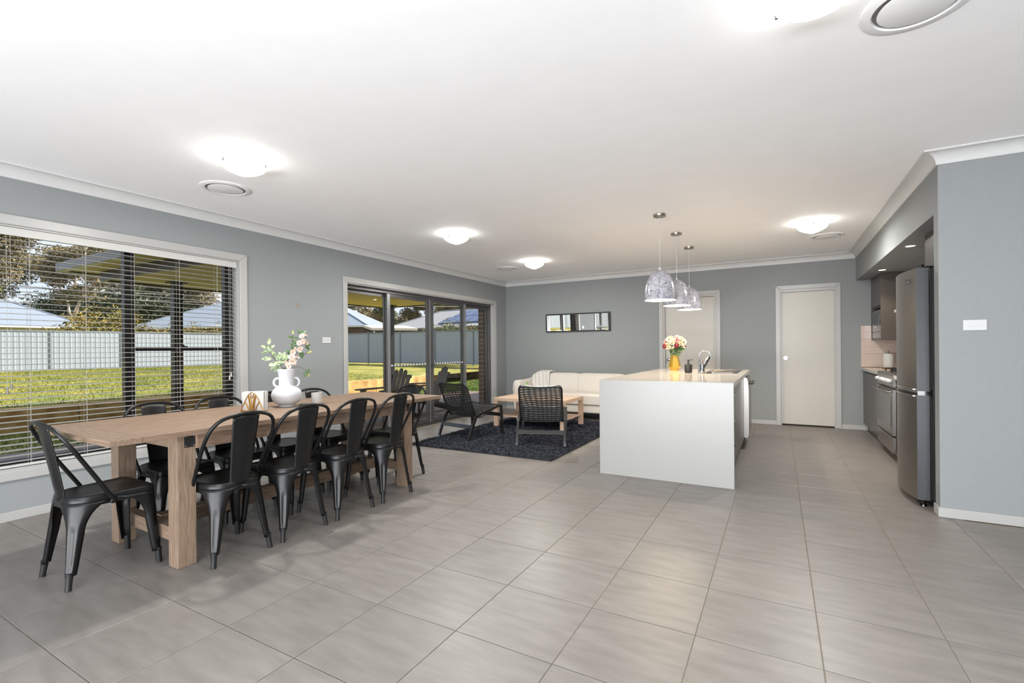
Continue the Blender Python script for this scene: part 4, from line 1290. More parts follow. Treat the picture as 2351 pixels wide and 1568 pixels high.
# ------------------------------------------------------------------ kitchen island
IX0, IX1, IY0, IY1, IZ = 3.335, 4.520, 4.395, 7.095, 0.905
it = thing('kitchen_island', 'white waterfall stone kitchen island in the middle of the room', 'island', ((IX0 + IX1) / 2, 5.745, 0))
SKX0, SKX1, SKY0, SKY1 = 4.075, 4.44, 5.86, 6.90
BX0, BX1, BY0_, BY1_ = 4.105, 4.41, 5.89, 6.183       # bowl hole
b = MB()
for q in ((IX0, BX0, IY0 + .0405, IY1), (BX1, IX1, IY0 + .0405, IY1), (BX0, BX1, IY0 + .0405, BY0_), (BX0, BX1, BY1_, IY1)):
    b.box(q[0], q[1], q[2], q[3], IZ - 0.04, IZ)
part(it, 'worktop', b, M['stonetop'])
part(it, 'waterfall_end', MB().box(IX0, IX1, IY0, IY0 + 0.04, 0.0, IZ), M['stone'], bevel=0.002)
part(it, 'carcass', MB().box(3.66, 4.47, IY0 + 0.041, 6.185, 0.105, IZ - 0.041).box(3.66, 4.47, 6.80, IY1 - 0.02, 0.105, IZ - 0.041).box(3.66, 3.70, 6.186, 6.799, 0.105, IZ - 0.041), M['lamdark'])
part(it, 'kickboard', MB().box(3.70, 4.425, IY0 + 0.05, 6.19, 0.0, 0.104), M['lamdark'])
dz = (0.112, 0.36, 0.61, 0.84)
for k in range(3):
    dr = part(it, 'drawer', MB().box(4.471, 4.489, IY0 + 0.044, 4.93, dz[k], dz[k + 1] - 0.004), M['laminate'], bevel=0.001)
    part(it, 'handle', MB().box(4.489, 4.506, IY0 + 0.10, 4.80, dz[k + 1] - 0.075, dz[k + 1] - 0.055), M['blackgloss'], sub_of=dr)
for ya, yb in ((4.934, 5.35), (5.354, 5.77), (5.774, 6.185), (6.81, 7.07)):
    part(it, 'door', MB().box(4.471, 4.489, ya, yb, 0.112, 0.836), M['laminate'], bevel=0.001)

dwt = thing('dishwasher', 'stainless dishwasher built into the aisle side of the white island', 'dishwasher', (4.30, 6.49, 0))
part(dwt, 'body', MB().box(3.98, 4.49, 6.20, 6.79, 0.08, 0.855), M['blackmatt'])
pr = [(4.491, 0.14), (4.535, 0.14), (4.545, 0.20), (4.545, 0.70), (4.540, 0.80), (4.525, 0.845), (4.491, 0.855)]
dd = part(dwt, 'door', MB().prism(pr, lambda x, z: (x, 6.20, z), lambda x, z: (x, 6.79, z)), M['steel'], 30)
part(dwt, 'handle', MB().tube([(4.545, 6.26, 0.775), (4.585, 6.28, 0.775), (4.585, 6.71, 0.775), (4.545, 6.73, 0.775)], 0.010, 8), M['steel'], 60, sub_of=dd)
part(dwt, 'plinth', MB().box(4.40, 4.45, 6.20, 6.79, 0.0, 0.079), M['blackmatt'])

sk = thing('sink', 'stainless steel sink with a ribbed drainer set into the island top', 'sink', ((SKX0 + SKX1) / 2, 6.38, IZ))
b = MB()
for q in ((SKX0, BX0 + .002, SKY0, SKY1), (BX1 - .002, SKX1, SKY0, SKY1), (BX0, BX1, SKY0, BY0_ + .002), (BX0, BX1, BY1_ - .002, SKY1)):
    b.box(q[0], q[1], q[2], q[3], IZ + 0.0005, IZ + 0.004)
part(sk, 'rim', b, M['steel'])
b = MB()
oq = lambda k, z: [(x, y, z) for x, y in rounded([(BX0 + k, BY0_ + k), (BX1 - k, BY0_ + k), (BX1 - k, BY1_ - k), (BX0 + k, BY1_ - k)], [0.05] * 4, 5)]
b.ring([oq(0.003, IZ + 0.0035), oq(0.010, IZ - 0.03), oq(0.016, IZ - 0.15), oq(0.05, IZ - 0.165)], True, False, True)
part(sk, 'bowl', b, M['steel'], 50)
for k in range(12):
    yy = 6.24 + k * 0.052
    part(sk, 'drainer_rib', MB().box(BX0 + 0.02, BX1 - 0.02, yy, yy + 0.012, IZ + 0.004, IZ + 0.0075), M['steel'], bevel=0.002)
tp = thing('tap', 'chrome mixer tap with a curved spout at the sink', 'tap', (4.035, 5.945, IZ))
part(tp, 'body', MB().lathe([(0.030, 0), (0.031, 0.010), (0.024, 0.016), (0.024, 0.07), (0.026, 0.09), (0.020, 0.108), (0.002, 0.112)], 18, (0.035, 0, 0)), M['chrome'], 50, local=True)
pts = [(0, 0, 0.0), (0, 0, 0.05), (0, 0, 0.20)] + [(0.065 - 0.065 * cos(a), 0, 0.20 + 0.065 * sin(a)) for a in [pi * k / 10 for k in range(1, 10)]] + [(0.135, 0, 0.175)]
part(tp, 'spout', MB().tube(pts, [0.014, 0.011] + [0.0068] * (len(pts) - 2), 10), M['chrome'], 60, local=True)
part(tp, 'lever', MB().tube([(0.045, 0, 0.10), (0.075, 0, 0.155), (0.105, 0, 0.195)], [0.012, 0.010, 0.011], 8), M['chrome'], 60, local=True)
part(tp, 'lever_grip', MB().tube([(0.040, 0.0, 0.055), (0.066, 0.0, 0.10), (0.112, 0.0, 0.188), (0.117, 0, 0.196)], [0.012, 0.014, 0.013, 0.006], 8), M['blackgloss'], 60, local=True, label='black grip of the tap lever')

sb = thing('soap_dispenser', 'matt black soap pump bottle on the island worktop beside the tap', 'soap dispenser', (3.904, 6.004, IZ))
part(sb, 'bottle', MB().lathe([(0.036, 0), (0.043, 0.006), (0.045, 0.02), (0.045, 0.098), (0.043, 0.102), (0.014, 0.103)], 26), M['soap'], 45, local=True)
part(sb, 'pump', MB().lathe([(0.015, 0.1035), (0.015, 0.118), (0.012, 0.122), (0.011, 0.148), (0.013, 0.150), (0.013, 0.158), (0.002, 0.160)], 16).bar((0, 0, 0.155), (0.047, 0.024, 0.158), 0.010, 0.007), M['soap'], 45, local=True)

gv = thing('vase', 'faceted gold vase with a mixed bouquet at the far end of the island worktop', 'vase', (3.627, 6.653, IZ))
b = MB()
b.ring([[(r * cos(2 * pi * k / 6 + 0.35), r * sin(2 * pi * k / 6 + 0.35), z) for k in range(6)] for r, z in ((0.052, 0.0), (0.083, 0.052), (0.046, 0.205), (0.042, 0.205), (0.05, 0.10))])
part(gv, 'vase_body', b, M['gold'], local=True)
bq = thing('bouquet', 'bouquet of cream, pink and dark red flowers standing in the gold vase', 'flowers', (3.627, 6.653, IZ + 0.19))
b = MB()
R = random.Random(4)
rtx = Vector((0.873, 0.488, 0)); aw = Vector((-0.488, 0.873, 0))
heads = [('cream', -0.085, 0.215, -.03, .050), ('cream', -0.045, 0.235, .02, .046), ('cream', -0.05, 0.175, -.05, .048), ('pink', 0.01, 0.205, -.05, .048), ('pink', 0.02, 0.22, .02, .045), ('cream', 0.075, 0.225, -.03, .052),
         ('cream', 0.11, 0.20, -.02, .050), ('cream', 0.12, 0.165, .02, .045), ('red', -0.14, 0.135, -.02, .036), ('red', 0.0, 0.145, -.075, .038), ('cream', -0.105, 0.15, -.03, .042), ('cream', 0.06, 0.16, -.06, .045),
         ('cream', -0.055, 0.115, -.05, .035), ('cream', 0.09, 0.13, -.05, .038), ('red', 0.125, 0.135, -.04, .022), ('cream', -0.10, 0.11, -.04, .036), ('cream', 0.03, 0.15, -.06, .035), ('pink', -0.11, 0.19, 0, .04), ('cream', 0.045, 0.25, .03, .04)]
for c, a, z, d, r in heads:
    p = rtx * a + aw * d + Vector((0, 0, z))
    b.tube([(0, 0, -0.06), p * 0.4, p], 0.003, 5)
part(bq, 'stem', b, M['leaf'], 60, local=True)
for c, a, z, d, r in heads:
    p = rtx * a + aw * d + Vector((0, 0, z))
    b = MB()
    nrm = (-aw * .8 + rtx * (a * 5) + Vector((0, 0, .7)))
    if c == 'red':
        b.ell(p, r * .75, r * .75, r, 10, 6)
        flower(b, p, nrm, r * .9, 5, 2)
    else:
        flower(b, p, nrm, r, 11, 3)
    part(bq, 'flower_head', b, M[c], 60, local=True)
for k in range(46):
    a, z = R.uniform(-0.085, 0.085), R.uniform(0.0, 0.12)
    a *= (0.5 + z * 5)
    p = rtx * a + aw * R.uniform(-.07, .05) + Vector((0, 0, z))
    an = R.uniform(0, pi)
    b = MB()
    leafshape(b, p, rtx * (cos(an) + a * 6) + Vector((0, 0, sin(an) - .15)) - aw * R.uniform(-.3, .8), -aw + Vector((0, 0, .6)), R.uniform(.045, .075), R.uniform(.018, .03))
    part(bq, 'leaf', b, M['leaf'], 60, local=True)

# ------------------------------------------------------------------ pendant lamps over the island
def pendant(label, x, y, zb, h):
    t = thing('pendant_lamp', label, 'pendant lamp', (x, y, CEIL), 0, 'marble print pendant lamps over the island')
    part(t, 'canopy', MB().lathe([(0.058, -0.026), (0.062, -0.020), (0.063, -0.002), (0.060, 0.0)], 28), M['nickel'], 40, local=True)
    zt = zb + h
    part(t, 'flex', MB().tube([(0, 0, -0.026), (0, 0, -0.05), (0.0, 0, zt + 0.015 - CEIL)], 0.0022, 6), M['white_plastic'], 60, local=True)
    part(t, 'cord_grip', MB().lathe([(0.004, zt + 0.03 - CEIL), (0.009, zt + 0.022 - CEIL), (0.012, zt - CEIL)], 12), M['white_plastic'], 40, local=True)
    R0 = 0.155
    pr = [(0.155, 0.0), (0.1545, 0.05), (0.150, 0.10), (0.141, 0.15), (0.127, 0.20), (0.105, 0.245), (0.078, 0.28), (0.045, 0.302), (0.012, 0.310)]
    pr = [(r, zb + z * h / 0.31 - CEIL) for r, z in pr]
    part(t, 'shade', MB().lathe(pr, 40, caps=False), M['marble'], 60, local=True)
    part(t, 'shade_lining', MB().lathe([(r - 0.004, z - 0.002 if k else z + 0.001) for k, (r, z) in enumerate(pr[:-1])] + [(0.008, pr[-1][1] - 0.004)], 40, caps=False), M['lampin'], 60, local=True)
    part(t, 'bulb', MB().ell((0, 0, zb + 0.17 - CEIL), 0.03, 0.03, 0.045, 14, 8), M['bulb'], 60, local=True)
    d = bpy.data.lights.new('pendant_glow', 'POINT'); d.energy = 22; d.color = (1, 0.85, 0.66); d.shadow_soft_size = 0.03
    l = bpy.data.objects.new('pendant_glow', d); COL.objects.link(l); l.parent = t; l.location = (0, 0, zb + 0.09 - CEIL)
pendant('marble print pendant lamp nearest the camera, the largest of the three in the photo', 3.806, 4.928, 1.693, 0.31)
pendant('middle one of the three marble print pendant lamps over the island', 3.806, 5.842, 1.708, 0.305)
pendant('farthest marble print pendant lamp, hanging before the white far door', 3.808, 6.746, 1.722, 0.30)

# ------------------------------------------------------------------ kitchen run along the right
KX = 5.915                                             # door fronts
bc = thing('base_cabinet', 'grey brown base cabinet between the cooker and the far wall', 'cabinet', (6.2, 7.73, 0))
part(bc, 'carcass', MB().box(KX + 0.019, 6.545, 7.08, YF - 0.005, 0.105, 0.863), M['lamdark'])
for ya, yb in ((7.082, 7.52), (7.524, 7.96), (7.964, YF - 0.006)):
    part(bc, 'door', MB().box(KX, KX + 0.018, ya, yb, 0.115, 0.835), M['laminate'], bevel=0.001)
part(bc, 'kickboard', MB().box(5.972, 5.988, 7.08, YF - 0.014, 0.0, 0.104), M['laminate'])
bc = thing('base_cabinet', 'grey brown base cabinet half hidden between the fridge and the cooker', 'cabinet', (6.2, 5.7, 0))
part(bc, 'carcass', MB().box(KX + 0.019, 6.545, 5.27, 6.165, 0.105, 0.863), M['lamdark'])
for ya, yb in ((5.272, 5.715), (5.719, 6.163)):
    part(bc, 'door', MB().box(KX, KX + 0.018, ya, yb, 0.115, 0.835), M['laminate'], bevel=0.001)
part(bc, 'kickboard', MB().box(5.972, 5.988, 5.27, 6.165, 0.0, 0.104), M['laminate'])
single('worktop', MB().box(5.89, 6.548, 7.08, YF - 0.002, 0.866, 0.905), M['stonetop'], 'pale stone worktop between the cooker and the far wall', 'worktop', (6.2, 7.73, 0.866))
single('worktop', MB().box(5.89, 6.548, 5.27, 6.165, 0.866, 0.905), M['stonetop'], 'pale stone worktop beside the fridge, mostly hidden behind it', 'worktop', (6.2, 5.7, 0.866))

M['splash'] = mat('splash_tile', S(196, 176, 164), 0.12, col2=S(208, 192, 182), scale=4, stretch=(1, 1, 14), rnd=0.03)
s1 = struct('trim_9', MB().box(5.892, 6.549, YF - 0.004, YF - 0.001, 0.907, 1.50).box(6.546, 6.549, 5.27, YF - 0.004, 0.907, 1.50), M['grout'])
for za, zb in ((0.908, 1.103), (1.106, 1.301), (1.304, 1.50)):
    link('tile', MB().box(5.892, 6.540, YF - 0.012, YF - 0.0045, za, zb).mesh('tile'), M['splash'], s1, bevel=0.001)
    for k in range(5):
        ya = 5.27 + k * 0.622
        link('tile', MB().box(6.5405, 6.5455, ya, min(ya + 0.619, YF - 0.013), za, zb).mesh('tile'), M['splash'], s1, bevel=0.001)

ck = thing('cooker', 'wide stainless steel freestanding cooker with white knobs left of the fridge', 'cooker', (6.2, 6.62, 0))
CY0, CY1, CXF = 6.17, 7.075, 5.885
part(ck, 'body', MB().box(CXF + 0.03, 6.53, CY0, CY1, 0.07, 0.90), M['steel'], bevel=0.003)
part(ck, 'hob', MB().box(CXF + 0.005, 6.53, CY0, CY1, 0.9005, 0.915), M['steel'], bevel=0.004)
cp = part(ck, 'control_panel', MB().box(CXF, CXF + 0.03, CY0, CY1, 0.775, 0.90), M['steel'], bevel=0.006)
for k, y in enumerate((6.28, 6.37, 6.46, 6.55, 6.64, 6.73, 6.95)):
    pr = [(0.022, 0.0), (0.024, 0.004), (0.020, 0.010), (0.018, 0.034), (0.002, 0.036)]
    part(ck, 'knob', MB().ring([[(CXF - z, y + r * cos(2 * pi * j / 14), 0.835 + r * sin(2 * pi * j / 14)) for j in range(14)] for r, z in pr]), M['white_plastic'], 45, sub_of=cp)
od = part(ck, 'oven_door', MB().box(CXF - 0.005, CXF + 0.028, CY0 + 0.006, CY1 - 0.006, 0.27, 0.755), M['steel'], bevel=0.004)
part(ck, 'oven_window', MB().box(CXF - 0.009, CXF - 0.0055, CY0 + 0.07, CY1 - 0.07, 0.355, 0.685), M['blackgloss'], sub_of=od)
part(ck, 'oven_handle', MB().tube([(CXF - 0.005, CY0 + 0.05, 0.725), (CXF - 0.045, CY0 + 0.06, 0.725), (CXF - 0.045, CY1 - 0.06, 0.725), (CXF - 0.005, CY1 - 0.05, 0.725)], 0.010, 8), M['steel'], 60, sub_of=od)
part(ck, 'lower_drawer', MB().box(CXF, CXF + 0.028, CY0 + 0.006, CY1 - 0.006, 0.085, 0.255), M['steel'], bevel=0.004)
for y in (CY0 + 0.05, CY1 - 0.05):
    part(ck, 'foot', MB().lathe([(0.018, 0), (0.018, 0.07)], 10, (CXF + 0.08, y, 0)), M['blackmatt'], 40)
for x in (6.05, 6.35):
    for y in (6.33, 6.62, 6.92):
        bn = part(ck, 'burner', MB().lathe([(0.05, 0.915), (0.05, 0.925), (0.035, 0.932), (0.002, 0.933)], 16, (x, y, 0)), M['blackmatt'], 40)
        part(ck, 'trivet', MB().bar((x - 0.11, y, 0.945), (x + 0.11, y, 0.945), 0.010, 0.012).bar((x, y - 0.11, 0.945), (x, y + 0.11, 0.945), 0.010, 0.012)
             .bar((x - 0.105, y, 0.916), (x - 0.105, y, 0.945), 0.01, 0.01).bar((x + 0.105, y, 0.916), (x + 0.105, y, 0.945), 0.01, 0.01), M['blackmatt'], sub_of=bn)
rh = thing('rangehood', 'slim white edged rangehood over the cooker', 'rangehood', (6.3, 6.62, 1.6))
part(rh, 'canopy', MB().box(6.05, 6.53, 6.18, 7.06, 1.600, 1.632), M['white_plastic'], bevel=0.003)
part(rh, 'duct_cover', MB().box(6.28, 6.53, 6.47, 6.77, 1.633, 2.154), M['steel'], bevel=0.002)
wc = thing('wall_cabinet', 'brown grey wall cabinet with an open microwave niche by the far wall', 'cabinet', (6.28, 8.02, 1.29))
part(wc, 'side_panel', MB().box(6.012, 6.545, 7.65, 7.668, 1.29, 2.152), M['laminate'], bevel=0.001)
part(wc, 'side_panel', MB().box(6.012, 6.545, YF - 0.034, YF - 0.0165, 1.505, 2.152).box(6.012, 6.538, YF - 0.034, YF - 0.0165, 1.29, 1.505), M['laminate'])
part(wc, 'shelf', MB().box(6.03, 6.538, 7.669, YF - 0.035, 1.29, 1.308).box(6.03, 6.545, 7.669, YF - 0.035, 1.72, 1.738), M['laminate'])
part(wc, 'door', MB().box(6.012, 6.030, 7.669, 8.01, 1.742, 2.150), M['laminate'], bevel=0.001)
part(wc, 'door', MB().box(6.012, 6.030, 8.014, YF - 0.035, 1.742, 2.150), M['laminate'], bevel=0.001)
mw = thing('microwave', 'silver microwave oven in the niche of the wall cabinet', 'microwave', (6.25, 8.01, 1.309))
part(mw, 'case', MB().box(6.04, 6.42, 7.70, 8.33, 1.310, 1.69), M['steel'], bevel=0.004)
part(mw, 'door', MB().box(6.018, 6.039, 7.86, 8.33, 1.40, 1.69), M['steel'], bevel=0.003)
part(mw, 'door_window', MB().box(6.015, 6.0175, 7.92, 8.27, 1.45, 1.64), M['blackgloss'])
part(mw, 'control_strip', MB().box(6.018, 6.039, 7.70, 7.855, 1.40, 1.69), M['steel'], bevel=0.002)
part(mw, 'display', MB().box(6.0155, 6.0175, 7.72, 7.80, 1.50, 1.56), M['blackgloss'])
part(mw, 'lower_panel', MB().box(6.018, 6.039, 7.70, 8.33, 1.312, 1.395), M['steel'], bevel=0.002)
oc = thing('overhead_cabinet', 'grey overhead cabinet above the fridge under the bulkhead', 'cabinet', (6.2, 4.9, 1.86))
part(oc, 'carcass', MB().box(5.979, 6.545, 4.475, 5.262, 1.862, 2.152), M['lamdark'])
part(oc, 'door', MB().box(5.960, 5.978, 4.475, 4.866, 1.862, 2.150), M['laminate'], bevel=0.001)
part(oc, 'door', MB().box(5.960, 5.978, 4.870, 5.262, 1.862, 2.150), M['laminate'], bevel=0.001)
oc2 = thing('overhead_cabinet', 'brown overhead cabinet between the rangehood duct and the fridge', 'cabinet', (6.36, 5.85, 1.6))
part(oc2, 'carcass', MB().box(6.209, 6.545, 5.30, 6.165, 1.60, 2.152), M['lamdark'])
for ya, yb in ((5.30, 5.731), (5.735, 6.165)):
    part(oc2, 'door', MB().box(6.19, 6.208, ya, yb, 1.60, 2.150), M['laminate'], bevel=0.001)

fg = thing('fridge', 'tall grey steel fridge freezer with curved doors in the kitchen recess', 'fridge', (6.15, 4.86, 0))
FY0, FY1 = 4.545, 5.215
part(fg, 'cabinet_body', MB().box(5.848, 6.48, FY0 + 0.004, FY1 - 0.004, 0.03, 1.79), M['blackmatt'], bevel=0.004)
def fdoor(z0, z1, name):
    pr = [(5.836, FY0), (5.836, FY1)]
    fr_ = []
    for k in range(13):
        u = k / 12
        yy = FY1 - (FY1 - FY0) * u
        fr_.append((5.757 - 0.042 * (1 - (2 * u - 1) ** 2), yy))
    poly = [(5.836, FY0), (5.836, FY1)] + fr_
    d = part(fg, name, MB().prism(poly, lambda x, y: (x, y, z0), lambda x, y: (x, y, z1)), M['fridge'], 25)
    # plain painted side cheeks of the curved door, with a bright trim at the edge
    for y, s in ((FY0, -1), (FY1, 1)):
        part(fg, 'door_cheek', MB().box(5.7575, 5.828, min(y, y + s * 0.0025), max(y, y + s * 0.0025), z0 + 0.001, z1 - 0.001), M['fridgeside'], sub_of=d, label='dark grey painted side of the fridge door')
        part(fg, 'edge_trim', MB().box(5.8285, 5.8365, min(y, y + s * 0.004), max(y, y + s * 0.004), z0 + 0.001, z1 - 0.001), M['chrome'], sub_of=d)
    part(fg, 'door_seal', MB().box(5.837, 5.847, FY0 + 0.012, FY1 - 0.012, z0 + 0.01, z1 - 0.01), M['blackmatt'], sub_of=d)
    return d
lowd = fdoor(0.055, 0.835, 'fridge_door')
upd = fdoor(0.868, 1.788, 'freezer_door')
part(fg, 'grip_recess', MB().box(5.762, 5.845, FY0 + 0.004, FY1 - 0.004, 0.836, 0.867), M['blackgloss'])
for z, d in ((0.8285, lowd), (0.878, upd)):
    pts = []
    for k in range(9):
        u = 0.06 + 0.62 * k / 8
        yy = FY0 + (FY1 - FY0) * u
        pts.append((5.7545 - 0.042 * (1 - (2 * u - 1) ** 2), yy, z))
    part(fg, 'grip_trim', MB().tube(pts, 0.006, 8), M['chrome'], 60, sub_of=d)
hb = MB()
for q in ((5.775, 5.90, 4.58, 4.625, 1.791, 1.803),):
    hb.box(*q)
hb.lathe([(0.020, 1.789), (0.020, 1.815), (0.016, 1.818)], 14, (5.795, 4.60, 0))
part(fg, 'hinge_cover', hb, M['blackgloss'], 40)
for y in (4.60, 5.16):
    part(fg, 'foot', MB().lathe([(0.024, 0.0), (0.022, 0.012), (0.012, 0.014), (0.012, 0.05)], 12, (5.80, y, 0)), M['blackgloss'], 40)
# maker's mark on the freezer door: round face emblem and two letters
tcu = bpy.data.curves.new('logo', 'FONT'); tcu.body = 'LG'; tcu.size = 0.042; tcu.extrude = 0.0006
to = bpy.data.objects.new('logo', tcu)
me = bpy.data.meshes.new_from_object(to)
bpy.data.objects.remove(to)
lo = link('logo', me, M['chrome'], upd)
u0 = 0.16
yy = FY0 + (FY1 - FY0) * u0
px = 5.757 - 0.042 * (1 - (2 * u0 - 1) ** 2)
slope = -0.042 * (-(2 * (2 * u0 - 1) * 2)) / (FY1 - FY0)
tdir = Vector((-slope, -1, 0)).normalized()
nrm = Vector((-1, slope, 0)).normalized()
if nrm.x > 0: nrm = -nrm
lo.matrix_local = Matrix(((tdir.x, 0, nrm.x, px - fg.location.x + nrm.x * 0.002), (tdir.y, 0, nrm.y, yy - fg.location.y), (0, 1, 0, 1.688), (0, 0, 0, 1)))
c0 = Vector((px, yy, 1.702)) - tdir * 0.032 + nrm * 0.001
b = MB()
for rr in ((0.0215, 0.0185),):
    n = 24
    ro = [[c0 + nrm * dz + tdir * (r * cos(2 * pi * k / n)) + Vector((0, 0, r * sin(2 * pi * k / n))) for k in range(n)] for r, dz in ((rr[0], 0), (rr[0], 0.002), (rr[1], 0.002), (rr[1], 0))]
    b.ring(ro, True, False, False)
b.bar(c0 + nrm * .002 + Vector((0, 0, .010)), c0 + nrm * .002 - Vector((0, 0, .009)), .003, .002, nrm)
b.bar(c0 + nrm * .002 - Vector((0, 0, .009)), c0 + nrm * .002 - Vector((0, 0, .009)) + tdir * .009, .003, .002, nrm)
part(fg, 'emblem', b, M['chrome'], sub_of=upd)

pw = thing('paper_towel_roll', 'white paper towel roll on a brass stand on the kitchen worktop', 'paper towel', (6.145, 8.0, 0.905))
part(pw, 'roll', MB().lathe([(0.058, 0.016), (0.059, 0.020), (0.059, 0.196), (0.058, 0.20), (0.02, 0.20), (0.02, 0.10)], 28), M['paper'], 40, local=True)
part(pw, 'stand', MB().lathe([(0.070, 0.0), (0.070, 0.010), (0.060, 0.014), (0.008, 0.0145), (0.006, 0.225), (0.010, 0.235), (0.002, 0.24)], 24), M['brass'], 40, local=True)
hp = thing('potted_plant', 'tiny green plant in a white cup behind the paper towel roll', 'plant', (6.36, 8.05, 0.905))
part(hp, 'pot', MB().lathe([(0.035, 0), (0.045, 0.10), (0.04, 0.10), (0.035, 0.08), (0.002, 0.078)], 18), M['ceramic'], 40, local=True)
b = MB()
R = random.Random(8)
for k in range(16):
    a = R.uniform(0, 2 * pi)
    leafshape(b, (0.01 * cos(a), 0.01 * sin(a), 0.08), Vector((cos(a), sin(a), R.uniform(.6, 2))), Vector((0, 0, 1)), R.uniform(.09, .17), .022, .3)
part(hp, 'foliage', b, M['leaf'], 60, local=True, kind='stuff')
# ------------------------------------------------------------------ outside: brick leaf, deck, patio roof
ow = struct('wall_outside', MB().box(-0.245, -0.205, -4.0, WY0 - 0.01, -0.3, 2.5).box(-0.245, -0.205, WY1 + 0.01, DY0 - 0.01, -0.3, 2.5).box(-0.245, -0.205, WY0 - .01, WY1 + .01, -0.3, WZ0 - 0.02)
            .box(-0.245, -0.205, WY0 - .01, WY1 + .01, 2.16, 2.5).box(-0.245, -0.205, DY0 - .01, DY1 + .01, 2.11, 2.5).box(-0.245, -0.205, 8.14, 14.0, -0.3, 2.5), M['mortar'])
bm = MB().box(-0.11, 0, -0.115, 0.115, 0, 0.076).mesh('brick')
pier = MB().box(-0.318, -0.2085, DY1 - 0.065, 8.14, -0.05, 2.105)
link('pier', pier.mesh('pier'), M['mortar'], ow)
# the door reveal shows one brick end per course, with every other course turned
be1 = MB().box(-0.112, 0.0, 0, 0.112, 0, 0.076).mesh('brick')
be2 = MB().box(-0.112, 0.0, 0, 0.202, 0, 0.076).mesh('brick')
for k in range(25):
    z = -0.045 + k * 0.086
    o = link('brick', be1 if k % 2 else be2, M['brick'], ow, loc=(-0.2075, DY1 - 0.075, z), bevel=0.002)
single('downpipe', MB().tube([(-0.36, 8.35, 2.3), (-0.36, 8.35, -0.1)], 0.045, 12), M['alu'], 'round dark downpipe on the brick wall outside the sliding door', 'downpipe', (-0.36, 8.35, 0), 60)

dk = struct('floor_deck', MB().box(-3.62, -0.21, 0.9, 12.0, -0.30, -0.085), M['blackmatt'])
dm = MB().box(0, 0.088, 0, 11.1, -0.078, -0.055).mesh('board')
for k in range(37):
    link('board', dm, M['deck'], dk, loc=(-3.62 + k * 0.0922, 0.9, 0))

pr_ = thing('patio_roof', 'flat patio roof with pale lining and dark gutter outside the windows', 'roof', (-2.7, 6.9, 2.45))
PX, PY0, PY1 = -5.12, 3.66, 10.18
part(pr_, 'soffit', MB().box(PX, -0.20, PY0, PY1, 2.45, 2.47), M['soffit'])
for y in (5.9, 8.1):
    part(pr_, 'lining_joint', MB().box(PX + .1, -0.3, y - 0.004, y + 0.004, 2.4465, 2.4505), M['soffit'])
part(pr_, 'beam', MB().box(PX - 0.055, PX - 0.001, PY0 - 0.055, PY1 + 0.055, 2.425, 2.62).box(PX, -0.25, PY0 - 0.055, PY0 - 0.001, 2.425, 2.62).box(PX, -0.25, PY1 + .001, PY1 + 0.055, 2.425, 2.62), M['alublack'])
part(pr_, 'eave', MB().box(PX - 0.36, PX - 0.056, PY0 - 0.38, PY1 + 0.38, 2.585, 2.60).box(PX - .055, -0.7, PY0 - 0.38, PY0 - 0.056, 2.585, 2.60), M['soffit'])
part(pr_, 'gutter', MB().box(PX - 0.48, PX - 0.361, PY0 - 0.50, PY1 + 0.50, 2.56, 2.70).box(PX - 0.36, -0.7, PY0 - 0.50, PY0 - 0.381, 2.56, 2.70).box(PX - 0.36, -0.7, PY1 + 0.381, PY1 + 0.5, 2.56, 2.70), M['alu'], bevel=0.01)
part(pr_, 'roof_sheet', MB().box(PX - 0.40, 1.0, PY0 - 0.42, PY1 + 0.42, 2.71, 2.74), M['greyroof'])
for y in (4.44, 9.80):
    part(pr_, 'post', MB().box(-4.545, -4.405, y - 0.07, y + 0.07, -0.055, 2.449), M['alublack'], bevel=0.004)
    part(pr_, 'post_cap', MB().box(-4.60, -4.35, y - 0.12, y + 0.12, 2.425, 2.449), M['alublack'])
recessed('glowing downlight in the patio roof lining outside the sliding door', -3.74, 8.49, 2.45)
struct('roof_house', MB().box(-0.75, -0.26, -5.0, 3.1, 2.50, 2.72).box(-0.75, -0.26, 10.75, 16.0, 2.50, 2.72).box(-0.26, 9.6, -5.0, 16.0, 2.69, 2.73).prism([(-0.75, 2.72), (9.6, 2.72), (4.4, 4.6)], lambda x, z: (x, -5.0, z), lambda x, z: (x, 16.0, z)), M['greyroof'])
struct('wall_house', MB().box(-0.205, 0.0, 8.5, 14.0, -0.3, 2.5).box(0, 6.66, 13.9, 14.0, -0.3, 2.5), M['brownwall'])

